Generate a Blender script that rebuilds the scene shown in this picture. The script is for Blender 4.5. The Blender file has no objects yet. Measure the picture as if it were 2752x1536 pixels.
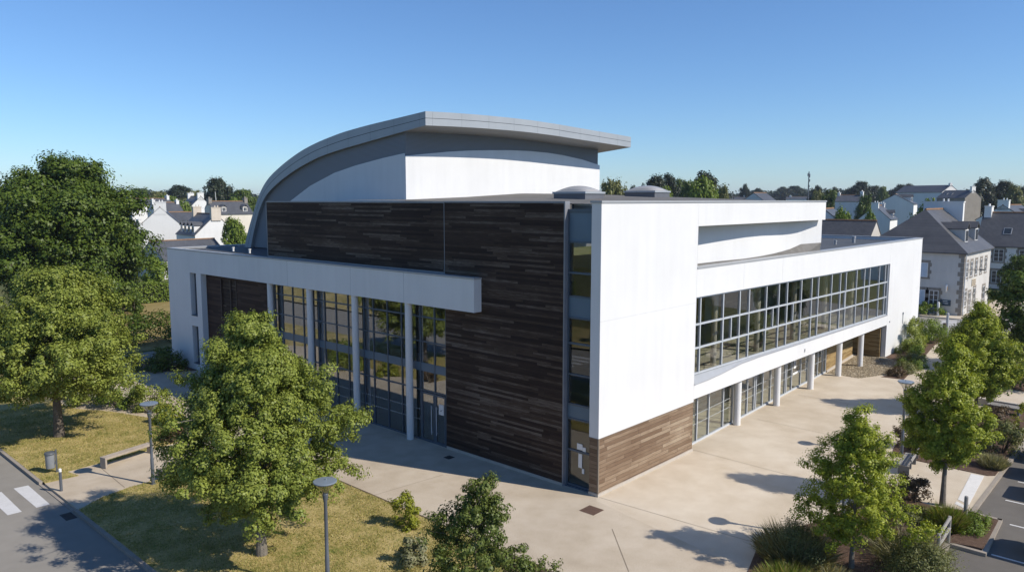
import bpy, math, random
import numpy as np
from mathutils import Vector, Matrix
random.seed(7)
HAZE = .00016
S = bpy.context.scene
COL = S.collection
rad = math.radians
# ------------------------------------------------------------------ frame of the place
# World axes follow the hall: x runs along its sunny front, y along its shaded front,
# origin at the foot of its corner, ground at z = 0.
CAM = np.array([-25.12, -18.11, 12.5]); FPX = 2026.48; PITCH = 0.113359; AZ = 0.742345
FW = np.array([math.cos(AZ), math.sin(AZ)]); RT = np.array([math.sin(AZ), -math.cos(AZ)])
def ray(px, py):
    x = (px - 1376) / FPX; y = (768 - py) / FPX
    f = math.cos(PITCH) + y * math.sin(PITCH); z = -math.sin(PITCH) + y * math.cos(PITCH)
    h = FW * f + RT * x
    return np.array([h[0], h[1], z]), f
def G(px, py, z=0.0):
    """ground point (at height z) that the surveyed photo point stands on"""
    r, f = ray(px, py); t = (z - CAM[2]) / r[2]
    q = CAM + r * t
    return (float(q[0]), float(q[1]))
def R(px, py, d):
    """point seen at photo point, d metres in front of the camera"""
    r, f = ray(px, py); q = CAM + r * (d / f)
    return (float(q[0]), float(q[1]), float(q[2]))
def cdist(x, y): return math.hypot(x - CAM[0], y - CAM[1])
TERR = [(0, -.13), (112, -.13), (180, 1.0), (300, 3.2), (500, 7.5), (900, 14), (1500, 21), (3200, 32)]
def terr(x, y):
    d = cdist(x, y)
    return float(np.interp(d, [a for a, b in TERR], [b for a, b in TERR]))

# ------------------------------------------------------------------ mesh helpers
class MB:
    def __init__(s): s.v = []; s.f = []; s.m = []
    def face(s, pts, m=0):
        n = len(s.v); s.v += [tuple(p) for p in pts]; s.f.append(tuple(range(n, n + len(pts)))); s.m.append(m)
    def mesh(s, vs, fs, m=0):
        n = len(s.v); s.v += [tuple(p) for p in vs]
        for f in fs: s.f.append(tuple(i + n for i in f)); s.m.append(m)
    def box(s, x0, x1, y0, y1, z0, z1, m=0):
        v = [(x0, y0, z0), (x1, y0, z0), (x1, y1, z0), (x0, y1, z0), (x0, y0, z1), (x1, y0, z1), (x1, y1, z1), (x0, y1, z1)]
        s.mesh(v, [(3, 2, 1, 0), (4, 5, 6, 7), (0, 1, 5, 4), (1, 2, 6, 5), (2, 3, 7, 6), (3, 0, 4, 7)], m)
    def obox(s, c, az, lx, ly, z0, z1, m=0):
        ca, sa = math.cos(az), math.sin(az); P = []
        for z in (z0, z1):
            for a, b in ((-1, -1), (1, -1), (1, 1), (-1, 1)):
                x = a * lx / 2; y = b * ly / 2
                P.append((c[0] + x * ca - y * sa, c[1] + x * sa + y * ca, z))
        s.mesh(P, [(3, 2, 1, 0), (4, 5, 6, 7), (0, 1, 5, 4), (1, 2, 6, 5), (2, 3, 7, 6), (3, 0, 4, 7)], m)
    def prism(s, poly, z0, z1, m=0):
        a = sum(poly[i][0] * poly[(i + 1) % len(poly)][1] - poly[(i + 1) % len(poly)][0] * poly[i][1] for i in range(len(poly)))
        if a < 0: poly = poly[::-1]
        n = len(poly)
        v = [(p[0], p[1], z0) for p in poly] + [(p[0], p[1], z1) for p in poly]
        s.mesh(v, [tuple(range(n - 1, -1, -1)), tuple(range(n, 2 * n))] + [(i, (i + 1) % n, n + (i + 1) % n, n + i) for i in range(n)], m)
    def wallprism(s, poly, axis, c0, c1, m=0):
        """polygon in a vertical plane, extruded: axis 'y' -> poly is (x,z); axis 'x' -> poly is (y,z)"""
        n = len(poly)
        if axis == 'y': v = [(p[0], c0, p[1]) for p in poly] + [(p[0], c1, p[1]) for p in poly]
        else: v = [(c0, p[0], p[1]) for p in poly] + [(c1, p[0], p[1]) for p in poly]
        s.mesh(v, [tuple(range(n)), tuple(range(2 * n - 1, n - 1, -1))] + [(i, n + i, n + (i + 1) % n, (i + 1) % n) for i in range(n)], m)
    def tube(s, pts, rs, seg=8, m=0, cap=True):
        pts = [Vector(p) for p in pts]; n0 = len(s.v); k = len(pts)
        for i, p in enumerate(pts):
            d = (pts[min(i + 1, k - 1)] - pts[max(i - 1, 0)]).normalized()
            a = Vector((0, 0, 1)) if abs(d.z) < .9 else Vector((1, 0, 0))
            e1 = d.cross(a).normalized(); e2 = d.cross(e1)
            for j in range(seg):
                t = 2 * math.pi * j / seg
                s.v.append(tuple(p + (e1 * math.cos(t) + e2 * math.sin(t)) * rs[i]))
        for i in range(k - 1):
            for j in range(seg):
                a = n0 + i * seg + j; b = n0 + i * seg + (j + 1) % seg
                s.f.append((a, a + seg, b + seg, b)); s.m.append(m)
        if cap:
            s.f.append(tuple(n0 + j for j in range(seg))); s.m.append(m)
            s.f.append(tuple(n0 + (k - 1) * seg + j for j in range(seg - 1, -1, -1))); s.m.append(m)
    def lathe(s, prof, c=(0, 0, 0), seg=24, m=0):
        n0 = len(s.v); k = len(prof)
        for r, z in prof:
            for j in range(seg):
                t = 2 * math.pi * j / seg; s.v.append((c[0] + r * math.cos(t), c[1] + r * math.sin(t), c[2] + z))
        for i in range(k - 1):
            for j in range(seg):
                a = n0 + i * seg + j; b = n0 + i * seg + (j + 1) % seg
                s.f.append((a, b, b + seg, a + seg)); s.m.append(m)
        s.f.append(tuple(n0 + j for j in range(seg - 1, -1, -1))); s.m.append(m)
        s.f.append(tuple(n0 + (k - 1) * seg + j for j in range(seg))); s.m.append(m)
    def build(s, name, mats, parent=None, smooth=False, loc=None, fix=True, bevel=0):
        me = bpy.data.meshes.new(name); me.from_pydata(s.v, [], s.f)
        if not isinstance(mats, (list, tuple)): mats = [mats]
        for q in mats: me.materials.append(q)
        me.polygons.foreach_set('material_index', s.m)
        me.update()
        if fix:
            import bmesh
            bm = bmesh.new(); bm.from_mesh(me); bmesh.ops.recalc_face_normals(bm, faces=bm.faces); bm.to_mesh(me); bm.free()
        if smooth:
            me.polygons.foreach_set('use_smooth', [True] * len(me.polygons))
            me.set_sharp_from_angle(angle=rad(35))
        o = bpy.data.objects.new(name, me); COL.objects.link(o)
        if parent is not None: o.parent = parent
        if loc is not None: o.location = loc
        if bevel:
            b = o.modifiers.new('edge', 'BEVEL'); b.width = bevel; b.segments = 1; b.limit_method = 'ANGLE'; b.angle_limit = rad(50)
        return o
def tag(o, label=None, cat=None, group=None, kind=None):
    if label: o['label'] = label
    if cat: o['category'] = cat
    if group: o['group'] = group
    if kind: o['kind'] = kind
    return o
def empty(name, loc=(0, 0, 0), rz=0, label=None, cat=None, group=None):
    o = bpy.data.objects.new(name, None); COL.objects.link(o); o.location = loc; o.rotation_euler = (0, 0, rz)
    o.empty_display_size = .3
    return tag(o, label, cat, group)
def copy_tree(o, parent=None):
    c = o.copy(); COL.objects.link(c)
    if parent is not None: c.parent = parent
    for ch in [x for x in o.children]: copy_tree(ch, c)
    return c

# ------------------------------------------------------------------ materials
MATS = {}
class NT:
    def __init__(s, name):
        s.mat = bpy.data.materials.new(name); s.mat.use_nodes = True; s.t = s.mat.node_tree
        s.p = s.t.nodes['Principled BSDF']; s.out = s.t.nodes['Material Output']
    def n(s, typ, **kw):
        q = s.t.nodes.new(typ)
        for k, v in kw.items(): setattr(q, k, v)
        return q
    def l(s, a, b): s.t.links.new(a, b)
    def val(s, sock, v):
        if hasattr(v, 'is_linked') or hasattr(v, 'links'): s.l(v, sock)
        else: sock.default_value = v
    def math(s, op, a, b=None, c=None):
        q = s.n('ShaderNodeMath', operation=op); s.val(q.inputs[0], a)
        if b is not None: s.val(q.inputs[1], b)
        if c is not None: s.val(q.inputs[2], c)
        return q.outputs[0]
    def obj(s): return s.n('ShaderNodeTexCoord').outputs['Object']
    def world(s): return s.n('ShaderNodeNewGeometry').outputs['Position']
    def noise(s, vec, scale, detail=3, rough=.55, sc3=None):
        if sc3:
            m = s.n('ShaderNodeMapping'); m.inputs['Scale'].default_value = sc3; s.l(vec, m.inputs['Vector']); vec = m.outputs[0]
        q = s.n('ShaderNodeTexNoise'); q.inputs['Scale'].default_value = scale; q.inputs['Detail'].default_value = detail
        q.inputs['Roughness'].default_value = rough; s.l(vec, q.inputs['Vector']); return q.outputs['Fac']
    def ramp(s, fac, stops):
        q = s.n('ShaderNodeValToRGB'); e = q.color_ramp.elements
        while len(e) < len(stops): e.new(.5)
        for i, (p, c) in enumerate(stops): e[i].position = p; e[i].color = (*c, 1) if len(c) == 3 else c
        s.l(fac, q.inputs[0]); return q.outputs[0]
    def mix(s, fac, a, b, typ='MIX'):
        q = s.n('ShaderNodeMix', data_type='RGBA', blend_type=typ); s.val(q.inputs[0], fac)
        s.val(q.inputs[6], a if not isinstance(a, tuple) else (*a, 1)); s.val(q.inputs[7], b if not isinstance(b, tuple) else (*b, 1)); return q.outputs[2]
    def bump(s, h, strength=.3, dist=.02):
        q = s.n('ShaderNodeBump'); q.inputs['Strength'].default_value = strength; q.inputs['Distance'].default_value = dist
        s.l(h, q.inputs['Height']); s.l(q.outputs[0], s.p.inputs['Normal'])
    def base(s, c):
        s.val(s.p.inputs['Base Color'], (*c, 1) if isinstance(c, tuple) and len(c) == 3 else c)
    def rough(s, r, spec=.3):
        s.val(s.p.inputs['Roughness'], r); s.p.inputs['Specular IOR Level'].default_value = spec
def mat(name, col, rough=.6, spec=.3, var=.12, scale=2.0, metal=0, bump=0):
    if name in MATS: return MATS[name]
    t = NT(name); pos = t.world()
    f = t.noise(pos, scale, 4)
    lo = tuple(c * (1 - var) for c in col); hi = tuple(min(1, c * (1 + var)) for c in col)
    t.base(t.ramp(f, [(.25, lo), (.75, hi)])); t.rough(rough, spec); t.p.inputs['Metallic'].default_value = metal
    if bump: t.bump(t.noise(pos, 60, 3), bump, .01)
    MATS[name] = t.mat; return t.mat
def m_stucco(name, col, streak=.05):
    t = NT(name); pos = t.world()
    a = t.noise(pos, .35, 4); b = t.noise(pos, 14, 3); st = t.noise(pos, 1, 4, .6, (2.2, 2.2, .12))
    f = t.math('ADD', t.math('MULTIPLY', a, .5), t.math('MULTIPLY', b, .15)); f = t.math('ADD', f, t.math('MULTIPLY', st, .35))
    t.base(t.ramp(f, [(.32, tuple(c * (1 - streak) for c in col)), (.62, col)])); t.rough(.85, .15)
    t.bump(t.noise(pos, 90, 2), .12, .004); MATS[name] = t.mat; return t.mat
def m_wood(name, stops, row=.14, length=2.3, dark=.35, rough=.75, grain=.3, board=.62, off=.16, blotch=.35):
    """horizontal boards: each board its own tone, fine grain along it, dark open joints"""
    t = NT(name); pos = t.world(); sx = t.n('ShaderNodeSeparateXYZ'); t.l(pos, sx.inputs[0])
    s_ = t.math('ADD', sx.outputs[0], sx.outputs[1]); z = sx.outputs[2]
    zr = t.math('DIVIDE', z, row); row_i = t.math('FLOOR', zr); fr = t.math('FRACT', zr)
    w1 = t.n('ShaderNodeTexWhiteNoise', noise_dimensions='1D'); t.l(row_i, w1.inputs['W'])
    sl = t.math('ADD', t.math('DIVIDE', s_, length), t.math('MULTIPLY', w1.outputs[0], 7.3)); ci = t.math('FLOOR', sl); cf = t.math('FRACT', sl)
    cb = t.n('ShaderNodeCombineXYZ'); t.l(row_i, cb.inputs[0]); t.l(ci, cb.inputs[1])
    w2 = t.n('ShaderNodeTexWhiteNoise', noise_dimensions='2D'); t.l(cb.outputs[0], w2.inputs['Vector'])
    g = t.n('ShaderNodeCombineXYZ'); t.l(t.math('MULTIPLY', s_, .9), g.inputs[0]); t.l(t.math('MULTIPLY', z, 28), g.inputs[1]); t.l(w2.outputs[0], g.inputs[2])
    gr = t.noise(g.outputs[0], 2.2, 5, .65)
    big = t.noise(pos, .24, 4)
    v = t.math('ADD', t.math('MULTIPLY', w2.outputs[0], board), t.math('MULTIPLY', gr, grain)); v = t.math('ADD', v, t.math('MULTIPLY', big, blotch)); v = t.math('SUBTRACT', v, off)
    c = t.ramp(v, stops)
    j = t.math('LESS_THAN', fr, .09); e = t.math('LESS_THAN', cf, .006); j = t.math('MAXIMUM', j, e)
    c = t.mix(t.math('MULTIPLY', j, 1 - dark), c, (.008, .007, .006))
    t.base(c); t.rough(rough, .25)
    t.bump(t.math('SUBTRACT', t.math('MULTIPLY', gr, .15), j), .6, .012); MATS[name] = t.mat; return t.mat
def m_glass(name, tint, refl=1.0, add=.04):
    t = NT(name); t.t.nodes.remove(t.p)
    tr = t.n('ShaderNodeBsdfTransparent'); tr.inputs[0].default_value = (*[c ** .5 for c in tint], 1)
    gl = t.n('ShaderNodeBsdfGlossy'); gl.inputs['Roughness'].default_value = .0; gl.inputs[0].default_value = (.95, .97, 1, 1)
    fr = t.n('ShaderNodeLayerWeight'); fr.inputs['Blend'].default_value = .5
    sch = t.math('MULTIPLY_ADD', t.math('POWER', fr.outputs['Facing'], 4.5), .95, .045)
    pos = t.world(); b = t.n('ShaderNodeBump'); b.inputs['Strength'].default_value = .02; b.inputs['Distance'].default_value = .05
    t.l(t.noise(pos, .9, 1), b.inputs['Height']); t.l(b.outputs[0], gl.inputs['Normal'])
    f = t.math('ADD', t.math('MULTIPLY', sch, 1.5 * refl), add)
    f = t.math('MINIMUM', f, .9)
    mx = t.n('ShaderNodeMixShader'); t.l(f, mx.inputs[0]); t.l(tr.outputs[0], mx.inputs[1]); t.l(gl.outputs[0], mx.inputs[2]); t.l(mx.outputs[0], t.out.inputs[0])
    MATS[name] = t.mat; return t.mat
def m_leaf(name, c0, c1, trans=.35, c2=None, gloss=.25):
    t = NT(name); geo = t.n('ShaderNodeNewGeometry'); rnd = geo.outputs['Random Per Island']
    pos = t.obj(); nz = t.noise(pos, .7, 2)
    v = t.math('ADD', t.math('MULTIPLY', rnd, .6), t.math('MULTIPLY', nz, .5))
    st = [(.2, c0), (.85, c1)]
    if c2: st.append((.97, c2))
    c = t.ramp(v, st)
    t.base(c); t.rough(.45, gloss)
    tl = t.n('ShaderNodeBsdfTranslucent'); t.l(t.mix(1.0, c, (1.0, 1.0, .45), 'MULTIPLY'), tl.inputs[0])
    mx = t.n('ShaderNodeMixShader'); mx.inputs[0].default_value = trans; t.l(t.p.outputs[0], mx.inputs[1]); t.l(tl.outputs[0], mx.inputs[2]); t.l(mx.outputs[0], t.out.inputs[0])
    MATS[name] = t.mat; return t.mat
def m_ground(name, stops, s1=.15, s2=2.5, s3=40, w=(.45, .35, .3), bump=.5, bs=60, bd=.03, rough=.95):
    t = NT(name); pos = t.world()
    v = t.math('ADD', t.math('MULTIPLY', t.noise(pos, s1, 4), w[0]), t.math('MULTIPLY', t.noise(pos, s2, 4), w[1]))
    v = t.math('ADD', v, t.math('MULTIPLY', t.noise(pos, s3, 3, .7), w[2]))
    t.base(t.ramp(v, stops)); t.rough(rough, .15); t.bump(t.noise(pos, bs, 3, .7), bump, bd); MATS[name] = t.mat; return t.mat
def m_slate(name, c0, c1, moss=None):
    t = NT(name); pos = t.obj()
    sx = t.n('ShaderNodeSeparateXYZ'); t.l(pos, sx.inputs[0]); cb = t.n('ShaderNodeCombineXYZ'); t.l(sx.outputs[0], cb.inputs[0]); t.l(t.math('MULTIPLY', sx.outputs[2], 1.4), cb.inputs[1])
    b = t.n('ShaderNodeTexBrick'); b.inputs['Scale'].default_value = 1; b.inputs['Brick Width'].default_value = .35; b.inputs['Row Height'].default_value = .22
    b.inputs['Mortar Size'].default_value = .012; b.inputs['Color1'].default_value = (.3, .3, .3, 1); b.inputs['Color2'].default_value = (.75, .75, .75, 1); b.inputs['Mortar'].default_value = (0, 0, 0, 1)
    t.l(cb.outputs[0], b.inputs['Vector'])
    nz = t.noise(pos, .6, 5, .65)
    v = t.math('ADD', t.math('MULTIPLY', b.outputs['Color'], .4), t.math('MULTIPLY', nz, .6))
    st = [(.2, c0), (.7, c1)]
    if moss: st.append((.85, moss))
    t.base(t.ramp(v, st)); t.rough(.5, .5); t.bump(b.outputs['Color'], .3, .02); MATS[name] = t.mat; return t.mat
WHITE = m_stucco('white_render', (.735, .735, .725), .10)
CREAM = m_stucco('cream_render', (.72, .66, .56), .12)
HWHITE = m_stucco('house_render', (.78, .77, .74), .10)
ROUGHW = m_stucco('pebble_render', (.62, .60, .56), .22)
WOODD = m_wood('weathered_dark_cladding', [(.12, (.011, .0055, .004)), (.42, (.032, .0185, .0130)), (.64, (.066, .043, .030)), (.88, (.175, .148, .122))], row=.115, length=3.2, grain=.9, board=.46, blotch=.45, off=.40)
WOODB = m_wood('recessed_brown_cladding', [(.10, (.024, .012, .008)), (.5, (.05, .026, .018)), (.95, (.09, .055, .04))], length=3, grain=.4)
WOODL = m_wood('sunbleached_cladding', [(.10, (.105, .064, .038)), (.38, (.175, .113, .071)), (.60, (.265, .190, .126)), (.82, (.41, .33, .235)), (.97, (.44, .36, .19))], row=.17, length=2.6, dark=.35, grain=.8, board=.34, blotch=.65, off=.40)
WOODO = m_wood('ochre_cladding', [(.1, (.20, .13, .055)), (.6, (.36, .25, .11)), (.95, (.46, .35, .18))], row=.1)
GLASS = m_glass('tinted_glass', (.80, .81, .76), .75, .02)
GLASSD = m_glass('dark_glass', (.50, .54, .55), 1.3, .12)
FRAME = mat('slate_blue_frame', (.075, .105, .14), .4, .5, .06)
FRAMEL = mat('pale_aluminium', (.50, .53, .56), .35, .5, .05)
PANEL = mat('blue_grey_panel', (.105, .165, .225), .38, .5, .10, .8)
def m_zinc():
    t = NT('zinc_sheet'); pos = t.world(); sx = t.n('ShaderNodeSeparateXYZ'); t.l(pos, sx.inputs[0])
    fr = t.math('FRACT', t.math('DIVIDE', t.math('ADD', sx.outputs[0], sx.outputs[1]), 2.4)); j = t.math('LESS_THAN', fr, .012)
    c = t.ramp(t.noise(pos, .6, 4), [(.3, (.315, .34, .36)), (.7, (.355, .38, .40))])
    t.base(t.mix(t.math('MULTIPLY', j, .55), c, (.10, .11, .12))); t.rough(.42, .5); t.bump(t.noise(pos, 1.4, 2), .08, .05); return t.mat
ZINC = m_zinc()
ZINCD = mat('zinc_joint', (.03, .035, .04), .6)
COPING = mat('grey_coping', (.36, .37, .38), .4, .5, .06)
CLADG = None
def m_corr():
    t = NT('corrugated_cladding'); pos = t.world(); sx = t.n('ShaderNodeSeparateXYZ'); t.l(pos, sx.inputs[0])
    fr = t.math('FRACT', t.math('DIVIDE', sx.outputs[2], .075)); w = t.math('ABSOLUTE', t.math('SUBTRACT', fr, .5))
    t.base(t.ramp(w, [(.0, (.13, .14, .155)), (.5, (.235, .245, .26))])); t.rough(.45, .5); t.bump(w, .8, .03)
    MATS['corr'] = t.mat; return t.mat
CLADG = m_corr()
def m_soffit():
    t = NT('soffit_boards'); pos = t.world(); sx = t.n('ShaderNodeSeparateXYZ'); t.l(pos, sx.inputs[0])
    fr = t.math('FRACT', t.math('DIVIDE', sx.outputs[0], .3)); w = t.math('LESS_THAN', fr, .06)
    t.base(t.mix(w, (.30, .295, .285), (.17, .165, .16))); t.rough(.5, .4); MATS['soffit'] = t.mat; return t.mat
SOFFIT = m_soffit()
ROOFM = m_ground('roof_membrane', [(.3, (.12, .115, .105)), (.7, (.21, .20, .185))], .2, 1.2, 20, (.4, .4, .2), .15, 30, .01, .8)
ROOFG = m_ground('dark_roof_felt', [(.3, (.065, .07, .075)), (.7, (.12, .125, .13))], .2, 1.2, 20, (.4, .4, .2), .15, 30, .01, .7)
CONC = m_ground('concrete_trim', [(.3, (.42, .38, .33)), (.7, (.58, .53, .46))], .5, 3, 50, (.3, .3, .3), .3, 90, .006)
DARKIN = mat('dark_interior', (.10, .095, .09), .8)
INFLOOR = mat('pale_interior_floor', (.50, .48, .37), .35, .4, .06)
INWALL = mat('interior_plaster', (.42, .40, .36), .8)
WOODIN = m_wood('interior_oak', [(.1, (.25, .15, .07)), (.6, (.38, .25, .12)), (.95, (.46, .33, .18))], .3, 1.2, .6)
PAPER = mat('white_paper', (.78, .78, .76), .8)
INK = mat('dark_ink', (.03, .03, .035), .7)
# ------------------------------------------------------------------ camera, light
cam = bpy.data.cameras.new('camera'); co = bpy.data.objects.new('camera', cam); COL.objects.link(co); S.camera = co
cam.sensor_width = 36; cam.lens = 36 * FPX / 2752; cam.clip_end = 6000; cam.clip_start = .5
co.location = CAM
fwd = Vector((FW[0] * math.cos(PITCH), FW[1] * math.cos(PITCH), -math.sin(PITCH)))
co.rotation_euler = fwd.to_track_quat('-Z', 'Y').to_euler()
SUN_EL = 39.5; SD = np.array([-.334, .9425]); SD = SD / np.linalg.norm(SD)   # way the shadows fall on the ground
sl = bpy.data.lights.new('sun', 'SUN'); sl.energy = 4.35; sl.angle = rad(.53); sl.color = (1, .93, .83)
so = bpy.data.objects.new('sun', sl); COL.objects.link(so); so.location = (20, -60, 60)
sdir = Vector((SD[0] * math.cos(rad(SUN_EL)), SD[1] * math.cos(rad(SUN_EL)), -math.sin(rad(SUN_EL))))
so.rotation_euler = sdir.to_track_quat('-Z', 'Y').to_euler()
W = bpy.data.worlds.new('World'); S.world = W; W.use_nodes = True; wt = W.node_tree
sky = wt.nodes.new('ShaderNodeTexSky'); sky.sky_type = 'NISHITA'; sky.sun_disc = False
sky.sun_elevation = rad(SUN_EL); sky.sun_rotation = math.atan2(-SD[0], -SD[1]); sky.altitude = 0
sky.air_density = 1.0; sky.dust_density = 0; sky.ozone_density = 5.5
wb = wt.nodes.new('ShaderNodeMix'); wb.data_type = 'RGBA'; wb.blend_type = 'MULTIPLY'; wb.inputs[0].default_value = 1; wb.inputs[7].default_value = (.745, .895, 1.06, 1)   # white balance of the clear sky
wt.links.new(sky.outputs[0], wb.inputs[6]); wt.links.new(wb.outputs[2], wt.nodes['Background'].inputs[0]); wt.nodes['Background'].inputs[1].default_value = .113
S.view_settings.view_transform = 'Standard'; S.view_settings.look = 'None'; S.view_settings.exposure = .22; S.view_settings.gamma = 1
S.cycles.use_denoising = True
try: S.cycles.denoiser = 'OPENIMAGEDENOISE'
except Exception: pass
S.cycles.max_bounces = 8; S.cycles.transparent_max_bounces = 12; S.cycles.diffuse_bounces = 3; S.cycles.glossy_bounces = 3
S.cycles.caustics_reflective = False; S.cycles.caustics_refractive = False
S.cycles.sample_clamp_indirect = 6

# ------------------------------------------------------------------ the hall
hall = empty('culture_hall', (0, 0, 0), 0, 'white rendered cultural hall with dark timber cladding and a grey arched roof', 'building')
T = 12.47
# --- tower slab, beam, wing bands, right end wall (all in plane y=0, butted end to end)
b = MB(); b.box(0, 7.99, 0, .49, 2.53, T - .09)
b.build('tower_wall', WHITE, hall)
b = MB(); b.box(7.99, 24.53, 0, .45, 11.24, T - .09); b.build('beam', WHITE, hall)
b = MB(); b.wallprism([(7.99, 7.76), (38.8, 7.51), (38.8, 9.16), (7.99, 9.16)], 'y', 0, .4); b.build('upper_band', WHITE, hall)
top = [(7.99, 3.40), (9.5, 3.42), (10.8, 3.48), (12.0, 3.57), (13.3, 3.66), (15.5, 3.68), (20, 3.62), (38.8, 3.42)]
b = MB(); b.wallprism([(7.99, 2.66), (38.8, 2.62)] + top[::-1], 'y', 0, .4); lb = b.build('lower_band', WHITE, hall)
gb = lambda u: 3.86 + (3.42 - 3.86) * (u - 8) / 30.8          # glazing foot along the wing
b = MB()
for i in range(len(top) - 1):
    (u0, z0), (u1, z1) = top[i], top[i + 1]
    a0, a1 = max(gb(u0), z0 + .03), max(gb(u1), z1 + .03)
    b.face([(u0, -.03, z0 + .004), (u1, -.03, z1 + .004), (u1, .19, a1), (u0, .19, a0)])
    b.face([(u0, -.03, z0 - .03), (u1, -.03, z1 - .03), (u1, -.03, z1 + .004), (u0, -.03, z0 + .004)])
b.build('window_sill', COPING, hall, fix=False)
b = MB(); b.box(38.8, 47.65, 0, .35, 0, 9.16); b.box(47.3, 47.65, .35, 13, 0, 9.16); b.build('end_wall', WHITE, hall)
b = MB(); b.box(-.04, 24.57, -.04, .53, T - .09, T); b.box(-.04, 1.9, .53, .55, T - .09, T - .01)
b.build('tower_coping', COPING, hall)
b = MB(); b.wallprism([(7.99, 9.16), (47.68, 9.16), (47.68, 9.24), (7.99, 9.24)], 'y', -.03, .42); b.box(47.27, 47.68, .42, 13, 9.16, 9.24); b.build('wing_coping', COPING, hall)
# seams in the render: thin strips of a darker grey
for q in [(.01, 7.97, 7.49, 7.51), (7.975, 7.99, 2.55, 12.3)] + [(u - .01, u + .01, 7.8 if u < 38 else 2.7, 9.14) for u in (13.1, 18.16, 38.8)]:
    b = MB(); b.box(q[0], q[1], -.003, .02, q[2], q[3]); b.build('render_joint', mat('joint_grey', (.58, .58, .57)), hall)
# --- sunny timber base
b = MB(); b.box(0.0, 7.99, .02, .47, .13, 2.50); b.build('base_cladding', WOODL, hall)
b = MB(); b.box(-.012, 7.99, -.012, .49, 2.50, 2.53); b.box(-.02, .045, -.02, .05, .13, 2.50); b.build('cladding_trim', mat('bronze_trim', (.22, .18, .14), .5), hall)
b = MB(); b.box(-.03, 8.0, -.03, .49, -.02, .13); b.build('plinth', CONC, hall)
# --- vertical glazed slot between timber and white fin
zt = [.10, 1.66, 3.06, 3.70, 5.02, 6.38, 7.49, 8.41, 9.42, 10.74, 12.0]
b = MB(); b.box(.2, .3, .49, .60, 0, 12.05); b.box(.2, .3, 1.80, 1.9, 0, 12.05)
for z in zt: b.box(.19, .3, .60, 1.80, z - .04, z + .04)
b.box(.17, .3, .49, 1.9, 12.04, 12.12); b.box(.1, .32, .49, 1.9, -.02, .06)
sg = b.build('slot_window', FRAME, hall)
b = MB()
for i in range(len(zt) - 1):
    b = MB()
    if i in (2, 6, 9): b.box(.22, .27, .60, 1.80, zt[i] + .04, zt[i + 1] - .04); b.build('spandrel_panel', PANEL, sg)
    else: b.box(.24, .26, .60, 1.80, zt[i] + .04, zt[i + 1] - .04); b.build('pane', GLASS, sg)
for q in ((1.0, 1.30, 1.75, 2.02), (1.02, 1.22, .95, 1.58), (.82, .99, 1.72, 1.9), (.9, 1.02, .72, .94)):
    b = MB(); b.box(.215, .232, *q); b.build('paper_notice', PAPER, sg)
b = MB(); b.box(.5, .6, .5, 3, 0, 12); b.box(.3, 3.0, 1.9, 2.0, 0, 12); b.box(3, 3.1, .5, 2, 0, 12)
for z in (3.4, 7.9, 11.9): b.box(.6, 3, .5, 1.9, z - .15, z)
# --- dark timber of the shaded front
b = MB(); b.box(0, .3, 1.93, 9.43, .12, T - .10); b.build('tall_cladding', WOODD, hall)
b = MB(); b.box(.05, .3, 9.46, 26.31, 8.95, T - .12); b.build('upper_cladding', WOODD, hall)
b = MB(); b.box(-.025, .3, 1.87, 1.93, .0, T - .02); b.box(-.02, .3, 9.43, 9.46, 8.8, T - .02); b.box(.02, .3, 26.31, 26.37, 8.9, T - .05)
b.box(-.02, .32, 1.93, 9.43, T - .1, T - .02); b.box(.02, .32, 9.46, 26.31, T - .12, T - .04)
b.box(.03, .3, 9.46, 26.31, 8.75, 8.95)
b.build('cladding_trim', mat('steel_trim', (.23, .24, .26), .4, .5), hall)
b = MB(); b.box(.3, .6, 1.87, 26.3, 9, T - .15); b.box(.3, 5.1, 26.0, 26.3, 8.7, T - .15); b.build('inner_wall', DARKIN, hall)
b = MB(); b.box(-.035, .3, 1.93, 9.40, -.02, .12); b.build('plinth', CONC, hall)
# --- upper roof: low warped membrane
vb = lambda u: float(np.interp(u, [0, 5.0, 9.98, 15.6, 19.3, 25.1], [12.50, 12.53, 12.70, 12.98, 12.98, 12.98]))
def rz(u, v):
    k = max(0, min(1, (v - .4) / 18.0)) ** .85
    z = 12.33 + (vb(u) - 12.33) * k
    if u > 23: z -= .06 * (u - 23) * k
    return z
b = MB(); us = np.linspace(.3, 26, 30); vs = np.linspace(.45, 18.5, 22)
ulim = lambda v: 24.45 + 1.2 * max(0, (v - 10) / 8.3)
gv = [[(min(u, ulim(v)), v, rz(min(u, ulim(v)), v)) for u in us] for v in vs]
for i in range(len(vs) - 1):
    for j in range(len(us) - 1):
        q = [gv[i][j], gv[i][j + 1], gv[i + 1][j + 1], gv[i + 1][j]]
        if j == 0 and vs[i] < 1.95: q = [(max(p[0], .62) if p[1] < 1.95 else p[0], p[1], p[2]) for p in q]
        if abs(q[0][0] - q[1][0]) > 1e-4 or abs(q[2][0] - q[3][0]) > 1e-4: b.face(q)
b.box(.3, 5.1, 18.5, 26.2, 12.2, 12.31)
b.build('roof_membrane', ROOFM, hall, fix=False)
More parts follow.
